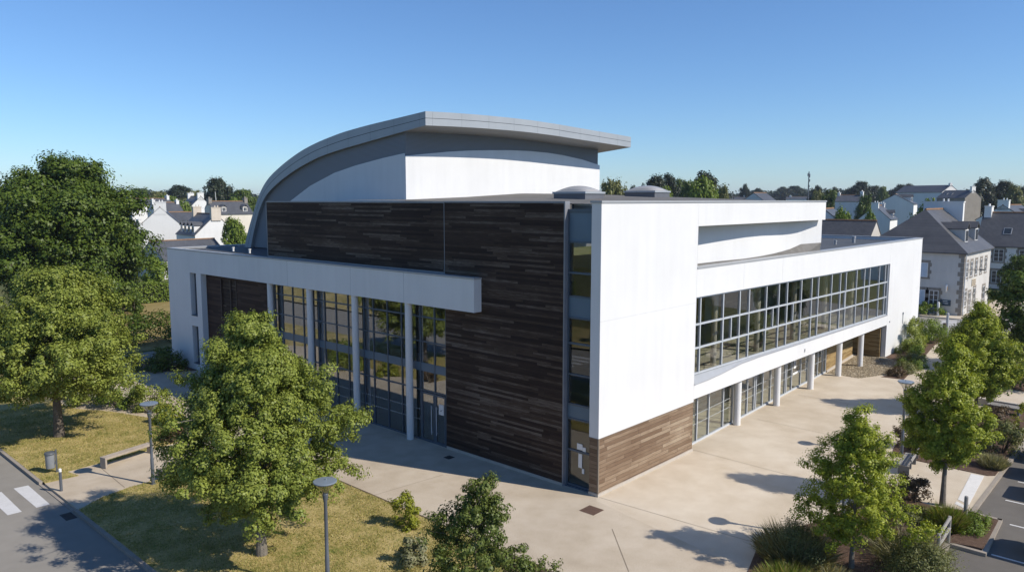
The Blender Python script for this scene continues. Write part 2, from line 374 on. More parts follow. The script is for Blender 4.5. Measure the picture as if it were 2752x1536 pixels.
# --- terrace wall under the beam
wl = [((1868, 709), .0), ((1874, 709), 1.22), ((1935, 702), 1.08), ((2001.6, 695.4), .95), ((2045, 688.5), .93), ((2078.6, 681.7), .97), ((2101, 676), 1.0), ((2123.4, 669.3), .98), ((2140, 662), .92), ((2152, 656.5), .84), ((2206.6, 652.4), .34)]
pth = []
for (px, py), v in wl[1:]:
    r, f = ray(px, py); t = (v - CAM[1]) / r[1]; q = CAM + r * t; pth.append((q[0], v, q[2]))
pth = [(8.0, 1.3, 9.1)] + pth
pe = pth[-1]
b = MB()
for i in range(len(pth) - 1):
    a, c = pth[i], pth[i + 1]
    b.face([(a[0], a[1], a[2]), (c[0], c[1], c[2]), (c[0], c[1], 12.3), (a[0], a[1], 12.3)])
b.face([(pe[0], pe[1], 8.9), (pe[0] + .02, 8, 8.9), (pe[0] + .02, 8, 12.3), (pe[0], pe[1], 12.3)])
b.face([(pe[0], pe[1], 12.3), (pe[0], 8, 12.3), (8, 8, 12.3), (8, 1.3, 12.3)])
tw = b.build('terrace_wall', WHITE, hall, fix=False, smooth=True)
b = MB(); b.box(7.6, 7.99, .49, 1.4, 8.9, 12.3); b.build('side_wall', WHITE, hall)
# gutter ramp from parapet up to that wall
b = MB()
for i in range(len(pth) - 1):
    a, c = pth[i], pth[i + 1]
    b.face([(a[0], .41, 9.17), (c[0], .41, 9.17), (c[0], c[1] - .01, c[2] + .02), (a[0], a[1] - .01, a[2] + .02)])
b.face([(pe[0], .41, 9.17), (pe[0] + 1.0, .6, 8.97), (pe[0] + 1.0, 3, 8.97), (pe[0], pe[1], pe[2] + .02)])
b.build('roof_upstand', ROOFM, hall, fix=False)
b = MB(); b.box(pe[0] - 3, 47.3, .4, 13, 8.80, 8.95); b.box(8, pe[0] - 3, 1.6, 13, 8.6, 8.8); b.build('wing_roof', ROOFG, hall)
for i, (px, py, h, r) in enumerate([(2245, 657, .35, .09), (2294, 652, .55, .13)]):
    x, y = G(px, py, 8.95); m = MB(); m.lathe([(r, 0), (r, h * .7), (r * 1.25, h * .72), (r * 1.25, h)], (x, y, 8.95), 12); m.build('vent_pipe', COPING, hall, smooth=True)
# --- roof skylights
for (cu, cv) in ((11.5, 10.0), (19.4, 10.2)):
    z0 = rz(cu, cv) - .12; hu, hv = 1.0, 1.25
    m = MB(); m.box(cu - hu + .06, cu + hu - .06, cv - hv + .06, cv + hv - .06, z0, z0 + .40); sk = m.build('skylight', mat('skylight_kerb', (.13, .135, .15), .5), hall)
    m = MB(); m.box(cu - hu, cu + hu, cv - hv, cv + hv, z0 + .40, z0 + .52); m.build('rim', ZINC, sk)
    m = MB(); N = 12
    pt = lambda i, j: (cu + (hu - .05) * (2 * i / N - 1), cv + (hv - .05) * (2 * j / N - 1), z0 + .52 + .36 * (max(0, 1 - abs(2 * i / N - 1) ** 2.2) * max(0, 1 - abs(2 * j / N - 1) ** 2.2)) ** .75)
    for i in range(N):
        for j in range(N): m.face([pt(i, j), pt(i + 1, j), pt(i + 1, j + 1), pt(i, j + 1)])
    m.build('dome', mat('opal_dome', (.40, .385, .355), .25, .5, .04), sk, fix=False, smooth=True)
# --- arched auditorium
UF, VF = 4.8, 16.26
outer = [(38.35, 8.75), (37.7, 10.11), (36.84, 11.39), (36.1, 12.5), (35.2, 13.55), (33.98, 14.35), (31.64, 15.33), (29.46, 16.05), (27.4, 16.51), (24.71, 16.96), (21.87, 17.25), (18.62, 17.5), (16.26, 17.69)]
inner = [(37.34, 8.75), (36.75, 10.13), (36.2, 11.1), (35.7, 11.95), (34.78, 12.89), (32.86, 13.83), (30.38, 14.72), (27.46, 15.47), (24.76, 15.87), (21.91, 16.21), (18.64, 16.6), (16.24, 16.87)]
def resamp(pl, n):
    P = np.array(pl); d = np.r_[0, np.cumsum(np.hypot(*np.diff(P, axis=0).T))]; d /= d[-1]
    # smooth through the surveyed points
    t = np.linspace(0, 1, n); X = np.interp(t, d, P[:, 0]); Z = np.interp(t, d, P[:, 1])
    for _ in range(2):
        X[1:-1] = (X[:-2] + 2 * X[1:-1] + X[2:]) / 4; Z[1:-1] = (Z[:-2] + 2 * Z[1:-1] + Z[2:]) / 4
    return list(zip(X, Z))
NO = 44; ou = resamp(outer, NO); inn = resamp(inner, NO)
cu_ = lambda u: float(np.interp(u, [4.8, 7, 9.4, 12, 14.1, 17, 19.5, 23, 26.4], [0, .09, .16, .195, .20, .14, .05, -.07, -.19]))
UU = np.linspace(UF, 26.4, 22)
def shell(pts):
    g = []
    for k, (v, z) in enumerate(pts):
        w = (k / (NO - 1)) ** 2
        g.append([(u, v if k < NO - 1 else VF, z + cu_(u) * w) for u in UU])
    return g
go, gi = shell(ou), shell(inn)
b = MB()
for k in range(NO - 1):
    for j in range(len(UU) - 1): b.face([go[k][j], go[k][j + 1], go[k + 1][j + 1], go[k + 1][j]])
b.build('arched_roof', ZINC, hall, fix=False, smooth=True)
b = MB()
for k in range(NO - 1):
    for j in range(len(UU) - 1): b.face([gi[k][j], gi[k + 1][j], gi[k + 1][j + 1], gi[k][j + 1]])
b.build('soffit', SOFFIT, hall, fix=False, smooth=True)
b = MB(); lerp = lambda a, c, t: tuple(a[i] + (c[i] - a[i]) * t for i in range(3))
def fasc(A, B, rows):
    for i in range(len(A) - 1):
        for (t0, t1, m) in rows: b.face([lerp(A[i], B[i], t0), lerp(A[i + 1], B[i + 1], t0), lerp(A[i + 1], B[i + 1], t1), lerp(A[i], B[i], t1)], m)
rows = [(0, .5, 0), (.5, .535, 1), (.535, 1, 0)]
fasc([gi[k][0] for k in range(NO)], [go[k][0] for k in range(NO)], rows)
fasc([gi[-1][j] for j in range(len(UU))], [go[-1][j] for j in range(len(UU))], rows)
fasc([gi[k][-1] for k in range(NO)], [go[k][-1] for k in range(NO)], rows)
b.build('roof_fascia', [ZINC, ZINCD], hall, fix=False)
UW, VW = 5.0, 18.37
lw = [(33.6, 11.3), (32.41, 12.04), (31.49, 12.44), (28.88, 13.49), (25.87, 14.33), (23.46, 14.75), (20.53, 15.13), (18.45, 15.34)]
lg = [(37.3, 9.0), (36.7, 10.4), (35.9, 11.9), (34.6, 13.2), (32.5, 14.2), (29.5, 15.25), (25.07, 16.0), (22.19, 16.35), (18.62, 16.8)]
rw = [(5.0, 15.18), (6.76, 15.40), (8.56, 15.6), (10.4, 15.76), (12.31, 15.87), (14.4, 15.97), (16.5, 16.01), (18.4, 15.98), (20.23, 15.88), (22.66, 15.65), (25.03, 15.28)]
b = MB(); b.wallprism(lw + [(18.45, 8.8), (33.6, 8.8)], 'x', UW - .08, UW + .1); b.build('auditorium_wall', WHITE, hall)
b = MB(); b.wallprism([(u if u > 5.01 else 4.92, z) for u, z in rw[::-1]] + [(4.92, 12.3), (25.03, 12.0)], 'y', VW - .08, VW + .08); b.build('auditorium_wall', WHITE, hall)
b = MB()
b.wallprism(lg + [(18.62, 8.8), (37.3, 8.8)], 'x', UW + .02, UW + .25)
b.wallprism([(5.02, 16.8), (10, 16.93), (15.6, 16.98), (20, 16.86), (24.9, 16.6), (24.9, 8.8), (5.02, 8.8)], 'y', VW + .02, VW + .25)
b.wallprism(lg + [(18.65, 8.8), (37.3, 8.8)], 'x', 24.7, 24.9)
b.build('grey_cladding', CLADG, hall)
# --- left wing: canopy, white end wall, recessed timber
CF = -.5; VE = 40.29
b = MB()
b.box(CF, -.004, 6.9, 9.40, 7.24, 8.80); b.box(CF, .3, 9.40, 34.87, 7.24, 8.80)
b.build('canopy', WHITE, hall)
for v in (12.04, 16.66, 23.2): b = MB(); b.box(CF - .003, CF + .01, v - .012, v + .012, 7.245, 8.795); b.build('render_joint', mat('joint_blue', (.42, .43, .44)), hall)
b = MB()
b.box(CF, .1, 34.87, 35.61, 0, 8.80); b.box(CF, .1, 36.6, VE, 0, 8.80)
b.box(CF, .1, 35.61, 36.6, 7.22, 8.80); b.box(CF, .1, 35.61, 36.6, 3.3, 4.08); b.box(CF, .1, 35.61, 36.6, 0, .5)
b.box(.1, 14, VE - .3, VE, 0, 8.80)
b.build('left_end_wall', WHITE, hall)
for z0, z1 in ((4.08, 7.22), (.5, 3.3)):
    m = MB(); m.box(-.17, -.11, 35.61, 35.67, z0, z1); m.box(-.17, -.11, 36.54, 36.6, z0, z1); m.box(-.17, -.11, 35.67, 36.54, z0, z0 + .06); m.box(-.17, -.11, 35.67, 36.54, z1 - .06, z1); m.box(CF - .02, -.12, 35.61, 36.6, z0 - .03, z0 + .02)
    w = m.build('slit_window', FRAME, hall); m = MB(); m.box(-.15, -.13, 35.67, 36.54, z0 + .06, z1 - .06); m.build('pane', GLASSD, w)
b = MB(); b.box(CF - .03, CF + .32, 6.87, VE + .03, 8.80, 8.89); b.box(CF + .32, -.004, 6.87, 9.40, 8.80, 8.87); b.box(CF + .32, 14, VE - .35, VE + .03, 8.80, 8.89); b.build('canopy_coping', COPING, hall)
b = MB(); b.box(CF + .32, .3, 9.43, VE - .35, 8.802, 8.82); b.box(.3, 14, 26.37, VE - .35, 8.66, 8.74); b.build('low_roof', ROOFG, hall)
for px, py in ((627, 672), (671, 677)):
    x, y = G(px, py, 8.9); m = MB(); m.lathe([(.07, 0), (.07, .22), (.1, .23), (.1, .3)], (x, y, 8.82), 12); m.build('vent_pipe', mat('white_pipe', (.7, .7, .68)), hall, smooth=True)
NV0, NV1, NZ0, NZ1 = 30.4, 32.7, 4.3, 7.0
b = MB(); b.box(-.10, .06, 25.9, NV0, 0, 7.24); b.box(-.10, .06, NV1, 34.87, 0, 7.24); b.box(-.10, .06, NV0, NV1, 0, NZ0); b.box(-.10, .06, NV0, NV1, NZ1, 7.24)
b.build('recessed_cladding', WOODB, hall)
b = MB(); b.box(-.13, .03, NV0, NV0 + .1, NZ0, NZ1); b.box(-.13, .03, NV1 - .1, NV1, NZ0, NZ1); b.box(-.16, .03, NV0, NV1, NZ0 - .04, NZ0 + .03); b.box(-.11, .01, NV0 + .85, NV0 + .97, NZ0 + .03, NZ1)
lv = b.build('louvred_window', mat('brown_frame', (.06, .04, .032), .6), hall)
for a, c in ((NV0 + .1, NV0 + .85), (NV0 + .97, NV1 - .1)):
    b = MB(); b.box(-.02, .02, a, c, NZ0 + .03, NZ1); b.build('louvre_panel', WOODD, lv)
# columns of the shaded portico
for v in (11.95, 16.6, 21.14, 25.67):
    m = MB(); m.lathe([(.19, 0), (.19, 7.24)], (-.28, v, 0), 28); m.build('column', WHITE, hall, smooth=True)
# portico glazing
mul = [9.46, 10.33, 11.42, 12.25, 12.95, 14.15, 15.39, 16.25, 16.95, 17.75, 18.94, 20.1, 20.75, 21.3, 22.4, 23.6, 24.8, 25.7]
b = MB()
for v in mul: b.box(.03, .13, v - .035, v + .035, .06, 7.24)
for z in (2.70, 5.26, 6.54): b.box(.035, .12, 9.46, 25.7, z - .035, z + .035)
b.box(.03, .13, 9.46, 25.7, -.02, .08)
cw = b.build('curtain_wall', FRAME, hall)
b = MB()
for i in range(len(mul) - 1):
    for z0, z1 in ((.08, 2.66), (2.74, 3.70), (4.14, 5.22), (5.30, 6.50), (6.58, 7.24)):
        if z0 == .08 and i in (0, 1): continue
        b.box(.075, .09, mul[i] + .03, mul[i + 1] - .03, z0, z1)
b.build('pane', GLASSD, cw)
b = MB()
for i in range(len(mul) - 1): b.box(.05, .11, mul[i] + .035, mul[i + 1] - .035, 3.70, 4.14)
b.build('spandrel_panel', PANEL, cw)
# entrance door pair
for (v0, v1, sgn) in ((9.52, 10.30, 0), (10.36, 11.38, 1)):
    m = MB(); m.box(.02, .10, v0, v0 + .09, .02, 2.62); m.box(.02, .10, v1 - .09, v1, .02, 2.62); m.box(.02, .10, v0 + .09, v1 - .09, 2.52, 2.62); m.box(.02, .10, v0 + .09, v1 - .09, .02, .14)
    d = m.build('entrance_door', FRAME, hall)
    m = MB(); m.box(.055, .07, v0 + .09, v1 - .09, .14, 2.52); m.build('pane', GLASSD, d)
    m = MB(); hx = v0 + .16 if sgn else v1 - .16; m.tube([(-.05, hx, .5), (-.05, hx, 2.0)], [.02, .02], 8); m.tube([(-.05, hx, .6), (.03, hx, .6)], [.012, .012], 6); m.tube([(-.05, hx, 1.9), (.03, hx, 1.9)], [.012, .012], 6); m.build('handle', FRAMEL, d)
    if not sgn:
        m = MB(); m.box(.035, .052, v0 + .16, v0 + .52, 1.62, 2.16); nt = m.build('paper_notice', PAPER, d)
        m = MB(); m.tube([(.032, v0 + .42, 1.80), (.032, v0 + .36, 1.86), (.032, v0 + .30, 1.84), (.032, v0 + .26, 1.92)], [.012] * 4, 5); m.build('drawn_mark', INK, d)
# manifestation dashes on the portico glass
def m_dash():
    t = NT('frosted_film'); pos = t.world(); sx = t.n('ShaderNodeSeparateXYZ'); t.l(pos, sx.inputs[0])
    fr = t.math('FRACT', t.math('MULTIPLY', t.math('ADD', sx.outputs[0], sx.outputs[1]), 5.5)); on = t.math('LESS_THAN', fr, .6)
    t.base((.42, .44, .44)); t.rough(.6); tr = t.n('ShaderNodeBsdfTransparent'); mx = t.n('ShaderNodeMixShader')
    t.l(on, mx.inputs[0]); t.l(tr.outputs[0], mx.inputs[1]); t.l(t.p.outputs[0], mx.inputs[2]); t.l(mx.outputs[0], t.out.inputs[0]); return t.mat
FILM = m_dash()
def dashes(name, p0, p1, zs, parent, n):
    for z in zs:
        m = MB(); m.face([(*p0, z), (*p1, z), (*p1, z + .05), (*p0, z + .05)]); m.build(name, FILM, parent, fix=False)
dashes('frosted_band', (.066, 11.45), (.066, 25.6), (1.05, 1.6), cw, 90)
# --- sunny wing: upper strip window
us_ = [7.99, 8.65, 11.07, 12.97, 14.11, 16.34, 18.06, 19.26, 21.42, 23.1, 24.22, 26.59, 28.23, 29.34, 31.52, 33.22, 34.38, 36.64, 38.09, 38.8]
ln = lambda z0, z1: (lambda u: z0 + (z1 - z0) * (u - 8) / 30.8)
zT, zM, zN = ln(7.76, 7.51), ln(6.37, 6.06), ln(5.18, 4.87)
y0, y1 = .10, .22
b = MB()
for i, u in enumerate(us_):
    w = .045 if 0 < i < len(us_) - 1 else .06
    u_ = min(max(u, 8.05), 38.74)
    b.box(u_ - w, u_ + w, y0, y1, gb(u_), zT(u_))
def rail(fz, u0=8.05, u1=38.74, w=.045, yy0=None, yy1=None):
    b.wallprism([(u0, fz(u0) - w), (u1, fz(u1) - w), (u1, fz(u1) + w), (u0, fz(u0) + w)], 'y', (y0 if yy0 is None else yy0) + .006, (y1 if yy1 is None else yy1) - .006)
rail(zM); rail(zN); rail(lambda u: gb(u) + .03); rail(lambda u: zT(u) - .04)
for i in (2, 5, 7, 12, 15): 
    uo = us_[i] + .95; b.box(uo - .04, uo + .04, y0, y1, zN(uo), zM(uo))
    b.box(us_[i] + .05, us_[i] + .09, y0 + .01, y1 - .01, zN(uo), zM(uo))
sw = b.build('strip_window', FRAMEL, hall)
b = MB()
b.wallprism([(8.05, gb(8.05)), (38.74, gb(38.74)), (38.74, zT(38.74)), (8.05, zT(8.05))], 'y', .155, .17); b.build('pane', GLASS, sw)
# --- sunny wing: ground-floor glazing, set back along a slanting line
A0, A1 = (8.0, .50), (30.1, 1.56)
gl = lambda u: A0[1] + (A1[1] - A0[1]) * (u - A0[0]) / (A1[0] - A0[0])
ang = math.atan2(A1[1] - A0[1], A1[0] - A0[0])
mu = [8.05, 9.35, 10.73, 12.53, 13.79, 14.5, 15.83, 16.85, 17.1, 18.17, 19.42, 20.6, 21.91, 22.15, 23.1, 24.8, 26.2, 27.37, 28.29, 29.4, 30.05]
b = MB()
for u in mu: b.obox((u, gl(u)), ang, .08, .12, .05, 2.66)
cx = ((A0[0] + A1[0]) / 2, gl((A0[0] + A1[0]) / 2)); Lg = math.hypot(A1[0] - A0[0], A1[1] - A0[1])
b.obox(cx, ang, Lg, .13, -.02, .10); b.obox(cx, ang, Lg, .11, 2.55, 2.66)
for a, c in ((15.83, 16.85), (17.1, 18.17), (21.91, 23.1)): b.obox(((a + c) / 2, gl((a + c) / 2)), ang, c - a, .12, 2.15, 2.22)
gw = b.build('ground_glazing', FRAMEL, hall)
b = MB(); b.obox(cx, ang, Lg - .1, .014, .1, 2.55); b.build('pane', GLASS, gw)
dashes('frosted_band', (8.1, gl(8.1) - .03), (30, gl(30) - .03), (1.0, 1.5), gw, 120)
b = MB(); b.obox((23.6, gl(23.6) - .05), ang, .42, .02, 1.45, 2.15); n_ = b.build('white_notice', PAPER, gw)
b = MB(); b.obox((23.6, gl(23.6) - .066), ang, .1, .01, 1.6, 1.95); b.obox((23.56, gl(23.56) - .066), ang, .2, .01, 1.75, 1.8); b.build('notice_figure', INK, gw)
b = MB(); b.obox((23.9, gl(23.9) - .05), ang, 1.3, .03, 1.05, 1.18); b.build('door_push_bar', PAPER, gw)
b = MB(); b.box(7.99, 38.6, .4, 2.2, 2.66, 2.72); b.build('porch_ceiling', WHITE, hall)
for u, v in ((13.72, .42), (19.1, .46), (24.6, .5), (29.7, .48), (34.1, .42)):
    m = MB(); m.lathe([(.2, -.02), (.2, 2.66)], (u, v, 0), 28); m.build('column', WHITE, hall, smooth=True)
# ochre timber of the porch and its dark back wall
b = MB(); b.obox((33.85, 1.56 + (33.85 - 30.1) * .08), math.atan(.08), 7.3, .1, .15, 2.66); b.build('porch_cladding', WOODO, hall)
b = MB(); b.obox((33.85, 1.50 + (33.85 - 30.1) * .08), math.atan(.08), 7.3, .14, -.02, .15); b.build('plinth', CONC, hall)
b = MB(); b.box(38.5, 38.6, .36, 4.5, 0, 2.66); b.box(37.4, 38.6, 4.5, 4.6, 0, 2.66); b.build('porch_cladding', WOODO, hall)
# little fittings on the end wall
b = MB(); b.tube([(43.0, -.03, 3.02), (43.0, -.03, 2.2)], [.02, .02], 6); b.box(42.94, 43.06, -.06, 0, 3.0, 3.18); b.build('wall_fitting', FRAME, hall)
for q in ((39.4, 39.5, -.05, 0, 2.75, 2.87), (22.0, 22.08, -.04, 0, 2.95, 3.15)):
    b = MB(); b.box(*q); b.build('wall_fitting', COPING, hall)
# --- interiors
b = MB(); b.box(3.1, 47.3, .45, 12, 3.15, 3.30); b.build('upper_floor', INFLOOR, hall)
b = MB(); b.box(8.2, 30, 1.7, 12, .0, .02); b.box(.2, 8, 9.4, 26, 0, .02); b.build('ground_floor', INFLOOR, hall)
b = MB(); b.face([(8.05, .56, .012), (30, 1.6, .012), (30, 1.7, .012), (8.05, 1.7, .012)]); b.build('ground_floor', INFLOOR, hall, fix=False)
b = MB(); b.box(3.1, 47.3, 9.0, 9.1, 3.3, 8.6); b.box(8, 30, 8, 8.1, 0, 3.15); b.box(7.0, 7.1, 9.4, 26, 0, 7.4); b.box(7.9, 7.99, .5, 8, 0, 8.6); b.box(30.0, 30.1, 1.7, 8, 0, 3.1)
b.box(.3, 7, 9.4, 9.5, 0, 8.7); b.box(.3, 7, 25.9, 26.0, 0, 8.7)
b.build('inner_wall', INWALL, hall)
b = MB(); b.box(.3, 7, 9.4, 26, 8.5, 8.7); b.box(1.6, 7, 9.5, 26, 3.7, 4.1); b.build('inner_ceiling', INWALL, hall)
for u in (13, 18.5, 24, 29.5, 35): b = MB(); b.lathe([(.16, 3.3), (.16, 8.6)], (u, 1.6, 0), 16); b.build('inner_column', INWALL, hall, smooth=True)
for v in (12.2, 16.9, 21.4): b = MB(); b.lathe([(.18, 0), (.18, 8.5)], (1.3, v, 0), 16); b.build('inner_column', INWALL, hall, smooth=True)
for q in ((9.0, 12.5, 3.2, 4.6, 3.3, 4.6), (9.2, 11, 6.5, 8.9, 3.3, 6.2), (19, 25, 8.6, 9.0, 3.3, 6.0), (28, 33, 8.7, 9, 3.3, 5.6)): b = MB(); b.box(*q); b.build('inner_joinery', WOODIN, hall)
b = MB()
for i in range(9): b.box(14 + i * .0, 17.5, 3 + i * .34, 3.34 + i * .34, .02, .2 + i * .17)
b.build('staircase', INFLOOR, hall)

# --- clear summer air: a thin even haze round the whole place
if HAZE > 0:
    b = MB(); b.box(-4200, 4200, -4200, 4200, -1.6, 62)
    hm = bpy.data.materials.new('haze_air'); hm.use_nodes = True; ht_ = hm.node_tree; ht_.nodes.clear()
    ho = ht_.nodes.new('ShaderNodeOutputMaterial'); pv = ht_.nodes.new('ShaderNodeVolumePrincipled'); pv.inputs['Color'].default_value = (.80, .88, 1, 1); pv.inputs['Density'].default_value = HAZE; pv.inputs['Anisotropy'].default_value = .2
    ht_.links.new(pv.outputs[0], ho.inputs['Volume']); tag(b.build('haze', hm), 'thin pale haze in the distance', 'haze', kind='stuff')
# ------------------------------------------------------------------ ground and roads
GRASS = m_ground('field_grass', [(.30, (.045, .062, .018)), (.5, (.09, .10, .03)), (.7, (.17, .15, .06))], .02, .25, 6, (.45, .35, .25), .4, 12, .08)
LAWN = m_ground('dry_lawn', [(.34, (.10, .135, .024)), (.43, (.21, .205, .05)), (.50, (.38, .30, .11)), (.62, (.56, .44, .20))], .22, 1.4, 9, (.34, .36, .34), .7, 45, .04)
ASPH = m_ground('asphalt', [(.3, (.225, .207, .178)), (.7, (.335, .31, .268))], .12, 1.5, 70, (.35, .25, .35), .35, 110, .008)
ASPHD = m_ground('car_park_asphalt', [(.3, (.115, .105, .092)), (.7, (.19, .175, .155))], .15, 1.5, 70, (.35, .25, .4), .4, 110, .01)
AGG = m_ground('exposed_aggregate', [(.30, (.27, .215, .15)), (.44, (.41, .338, .248)), (.52, (.475, .395, .293)), (.70, (.60, .52, .41))], .16, .9, 26, (.36, .34, .42), .5, 60, .012)
CONCP = m_ground('smooth_concrete', [(.30, (.33, .27, .19)), (.43, (.465, .39, .288)), (.53, (.525, .44, .328)), (.70, (.63, .55, .435))], .13, .75, 26, (.42, .38, .34), .35, 60, .01)
KERB = m_ground('kerb_stone', [(.3, (.26, .225, .185)), (.7, (.42, .37, .31))], .4, 3, 40, (.3, .3, .3), .3, 70, .008)
PAINT = m_ground('road_paint', [(.28, (.34, .33, .31)), (.42, (.56, .55, .53)), (.6, (.64, .63, .61))], .8, 5, 40, (.3, .35, .4), .2, 90, .004, .7)
SOIL = m_ground('bark_mulch', [(.3, (.06, .035, .024)), (.5, (.13, .082, .058)), (.7, (.22, .15, .105))], .5, 6, 28, (.25, .3, .5), 1, 30, .06)
COBB = None
def m_cobble():
    t = NT('pale_cobbles'); pos = t.world(); v = t.n('ShaderNodeTexVoronoi'); v.inputs['Scale'].default_value = 6; t.l(pos, v.inputs['Vector'])
    e = t.n('ShaderNodeTexVoronoi', feature='DISTANCE_TO_EDGE'); e.inputs['Scale'].default_value = 6; t.l(pos, e.inputs['Vector'])
    w = t.math('MINIMUM', t.math('MULTIPLY', e.outputs['Distance'], 6), 1)
    sx = t.n('ShaderNodeSeparateColor'); t.l(v.outputs['Color'], sx.inputs[0])
    t.base(t.mix(w, (.13, .10, .06), t.ramp(sx.outputs[0], [(.2, (.33, .26, .16)), (.8, (.52, .44, .31))]))); t.rough(.9); t.bump(w, 1, .05); return t.mat
COBB = m_cobble()
def struct(name, bm, m, **k): return tag(bm.build(name, m, None, **k), kind='structure')
# one terrain sheet to the horizon
b = MB(); NA = 72; rr = [0.01, 40, 80, 112, 130, 150, 180, 220, 260, 300, 400, 500, 650, 800, 900, 1100, 1500, 2200, 3200]
ring = []
for r in rr:
    ring.append([(CAM[0] + r * math.cos(2 * math.pi * a / NA), CAM[1] + r * math.sin(2 * math.pi * a / NA)) for a in range(NA)])
vs_ = [(x, y, float(np.interp(r, [q[0] for q in TERR], [q[1] for q in TERR]))) for r, row in zip(rr, ring) for (x, y) in row]
fs_ = [(i * NA + a, i * NA + (a + 1) % NA, (i + 1) * NA + (a + 1) % NA, (i + 1) * NA + a) for i in range(len(rr) - 1) for a in range(NA)]
b.mesh(vs_, [f[::-1] for f in fs_]); struct('ground', b, GRASS)
KU = -15.5; KV = -11.95
b = MB(); b.prism([(-24.5, -90), (KU - .0, -90), (KU - .0, 150), (-24.5, 150)], -.4, -.115); struct('road', b, ASPH)
b = MB(); b.prism([(-33, -60), (-24.7, -60), (-24.7, 120), (-33, 120)], -.4, .0); struct('verge', b, LAWN)
b = MB(); b.prism([(52.2, -4.5), (70.5, -70), (90, -70), (64.9, -1.8), (64.9, 60), (52.2, 60)], -.4, -.11); b.prism([(64.9, -1.8), (67.4, -8.5), (160, -12.5), (160, -5.0)], -.4, -.106); struct('street', b, ASPH)
b = MB(); b.prism([(-6, KV - .16), (45, KV - .16), (45, -40), (-6, -40)], -.4, -.112); struct('car_park', b, ASPHD)
# plaza: two kinds of concrete, laid edge to edge
EDGE = -1.15
plz = [(KU + .15, 60), (KU + .15, -4.4), (KU + .15, -40), (-6.2, -40), (-6.2, KV), (-1.35, KV)]
b = MB(); b.prism([(KU + .15, 43), (KU + .15, -60), (-6.0, -60), (-6.0, KV), (-2.6, KV), (-.35, -.15), (-.05, .0), (-.05, 43)], -.4, 0); struct('plaza', b, AGG)
b = MB(); b.prism([(-2.6, KV), (52.0, KV), (52.0, 43), (-.05, 43), (-.05, 0), (-.35, -.15)], -.4, .0005); struct('forecourt', b, CONCP)
# joints between slabs (thin sealed lines)
b = MB()
def line(b, p, q, w, z):
    d = np.array(q) - np.array(p); n = np.array([-d[1], d[0]]) / np.linalg.norm(d) * w / 2
    b.face([(p[0] + n[0], p[1] + n[1], z), (p[0] - n[0], p[1] - n[1], z), (q[0] - n[0], q[1] - n[1], z), (q[0] + n[0], q[1] + n[1], z)])
line(b, (0.02, -.05), (.6, -9.6), .025, .0045); line(b, G(1860, 1207), G(2145, 1282), .025, .0045)
line(b, (15.5, -.0), (15.2, -8.5), .02, .0045); line(b, (22.5, .5), (22.4, -8), .02, .0045)
line(b, G(1645, 1420), G(1690, 1536), .03, .0045)
line(b, G(1004, 1330), G(1190, 1275), .02, .0045)
line(b, G(270, 1255), G(335, 1309), .03, .0045)
struct('paving_joint', b, mat('joint_dark', (.22, .175, .13), .9), fix=False)
# kerbs
def kerb(b, p, q, w=.16, z0=-.3, z1=.015):
    d = np.array(q) - np.array(p); L = np.linalg.norm(d); n = np.array([-d[1], d[0]]) / L
    k = max(1, int(L / 1.0))
    for i in range(k):
        a = np.array(p) + d * (i / k) + d / L * .006; c = np.array(p) + d * ((i + 1) / k) - d / L * .006
        b.prism([tuple(a), tuple(c), tuple(c + n * w), tuple(a + n * w)], z0, z1)
b = MB(); kerb(b, (KU, 19.3), (KU, 90), -.15); kerb(b, (KU, -60), (KU, 14.9), -.15)
b.prism([(KU, 14.9), (KU + .15, 14.9), (KU + .15, 19.3), (KU, 19.3)], -.3, -.085)
kerb(b, (-24.7, -60), (-24.7, 120), .2)
struct('road_kerb', b, KERB)
b = MB(); kerb(b, (-2, KV - .16), (5.2, KV - .16)); kerb(b, (8.6, KV - .16), (45, KV - .16))
kerb(b, (8.8, -11.96), (8.8, -13.1), .17); kerb(b, (8.97, -13.1), (5.3, -13.25), -.17); kerb(b, (5.3, -13.25), (5.3, -11.9), .17)
kerb(b, (52.05, -4), (52.05, 60), .16)
struct('car_park_kerb', b, KERB)
# lawns and beds, slightly proud of the paving
def pg(*pts): return [G(*p) for p in pts]
l1 = [(-15.35, 19.05), (-14.0, 18.95)] + [G(180, 1267), G(262, 1245)] + [(-12.75, 19.75), (-10.4, 20.2), (-8.9, 20.4), (-8.2, 22.2)] + [G(397, 1122), G(300, 1106), G(200, 1098), G(100, 1062)] + [(-8.8, 40), (-9.5, 58), (-15.35, 58)]
b = MB(); b.prism(l1, -.1, .022); struct('lawn', b, LAWN)
l2 = [(-15.35, 14.75), G(274.7, 1336), G(347.5, 1309), G(407, 1293), G(520, 1262), G(620, 1232), (-6.38, 14.9), (-6.38, -.2), (-7.2, -1.2), (-8.8, -3.5), (-11, -5.5), (-15.35, -6.5)]
b = MB(); b.prism(l2, -.1, .024); struct('lawn', b, LAWN)
b = MB(); b.prism([(-6.38, 14.9), (-6.3, 14.9), (-6.3, -7), (-6.38, -7)], -.1, .03); struct('lawn_edging', b, mat('rusty_edging', (.10, .075, .045), .8))
b = MB(); b.prism([(-6.42, .6), (-6.42, -9), (-13, -9), (-11, -5.5), (-8.8, -3.5), (-7.4, -1.2)], -.1, .020); struct('planting_bed', b, SOIL)
b = MB(); b.prism([G(2000, 1560), G(2035, 1470), G(2110, 1425), G(2210, 1398), G(2330, 1330), G(2385, 1300), G(2440, 1320), G(2480, 1352), G(2520, 1363), G(2596, 1372), (8.6, -11.93), (8.6, -12.9), (5.5, -12.95), (5.2, -11.93), (-5.9, -11.93), (-5.9, -7)], -.1, .03); struct('planting_bed', b, SOIL)
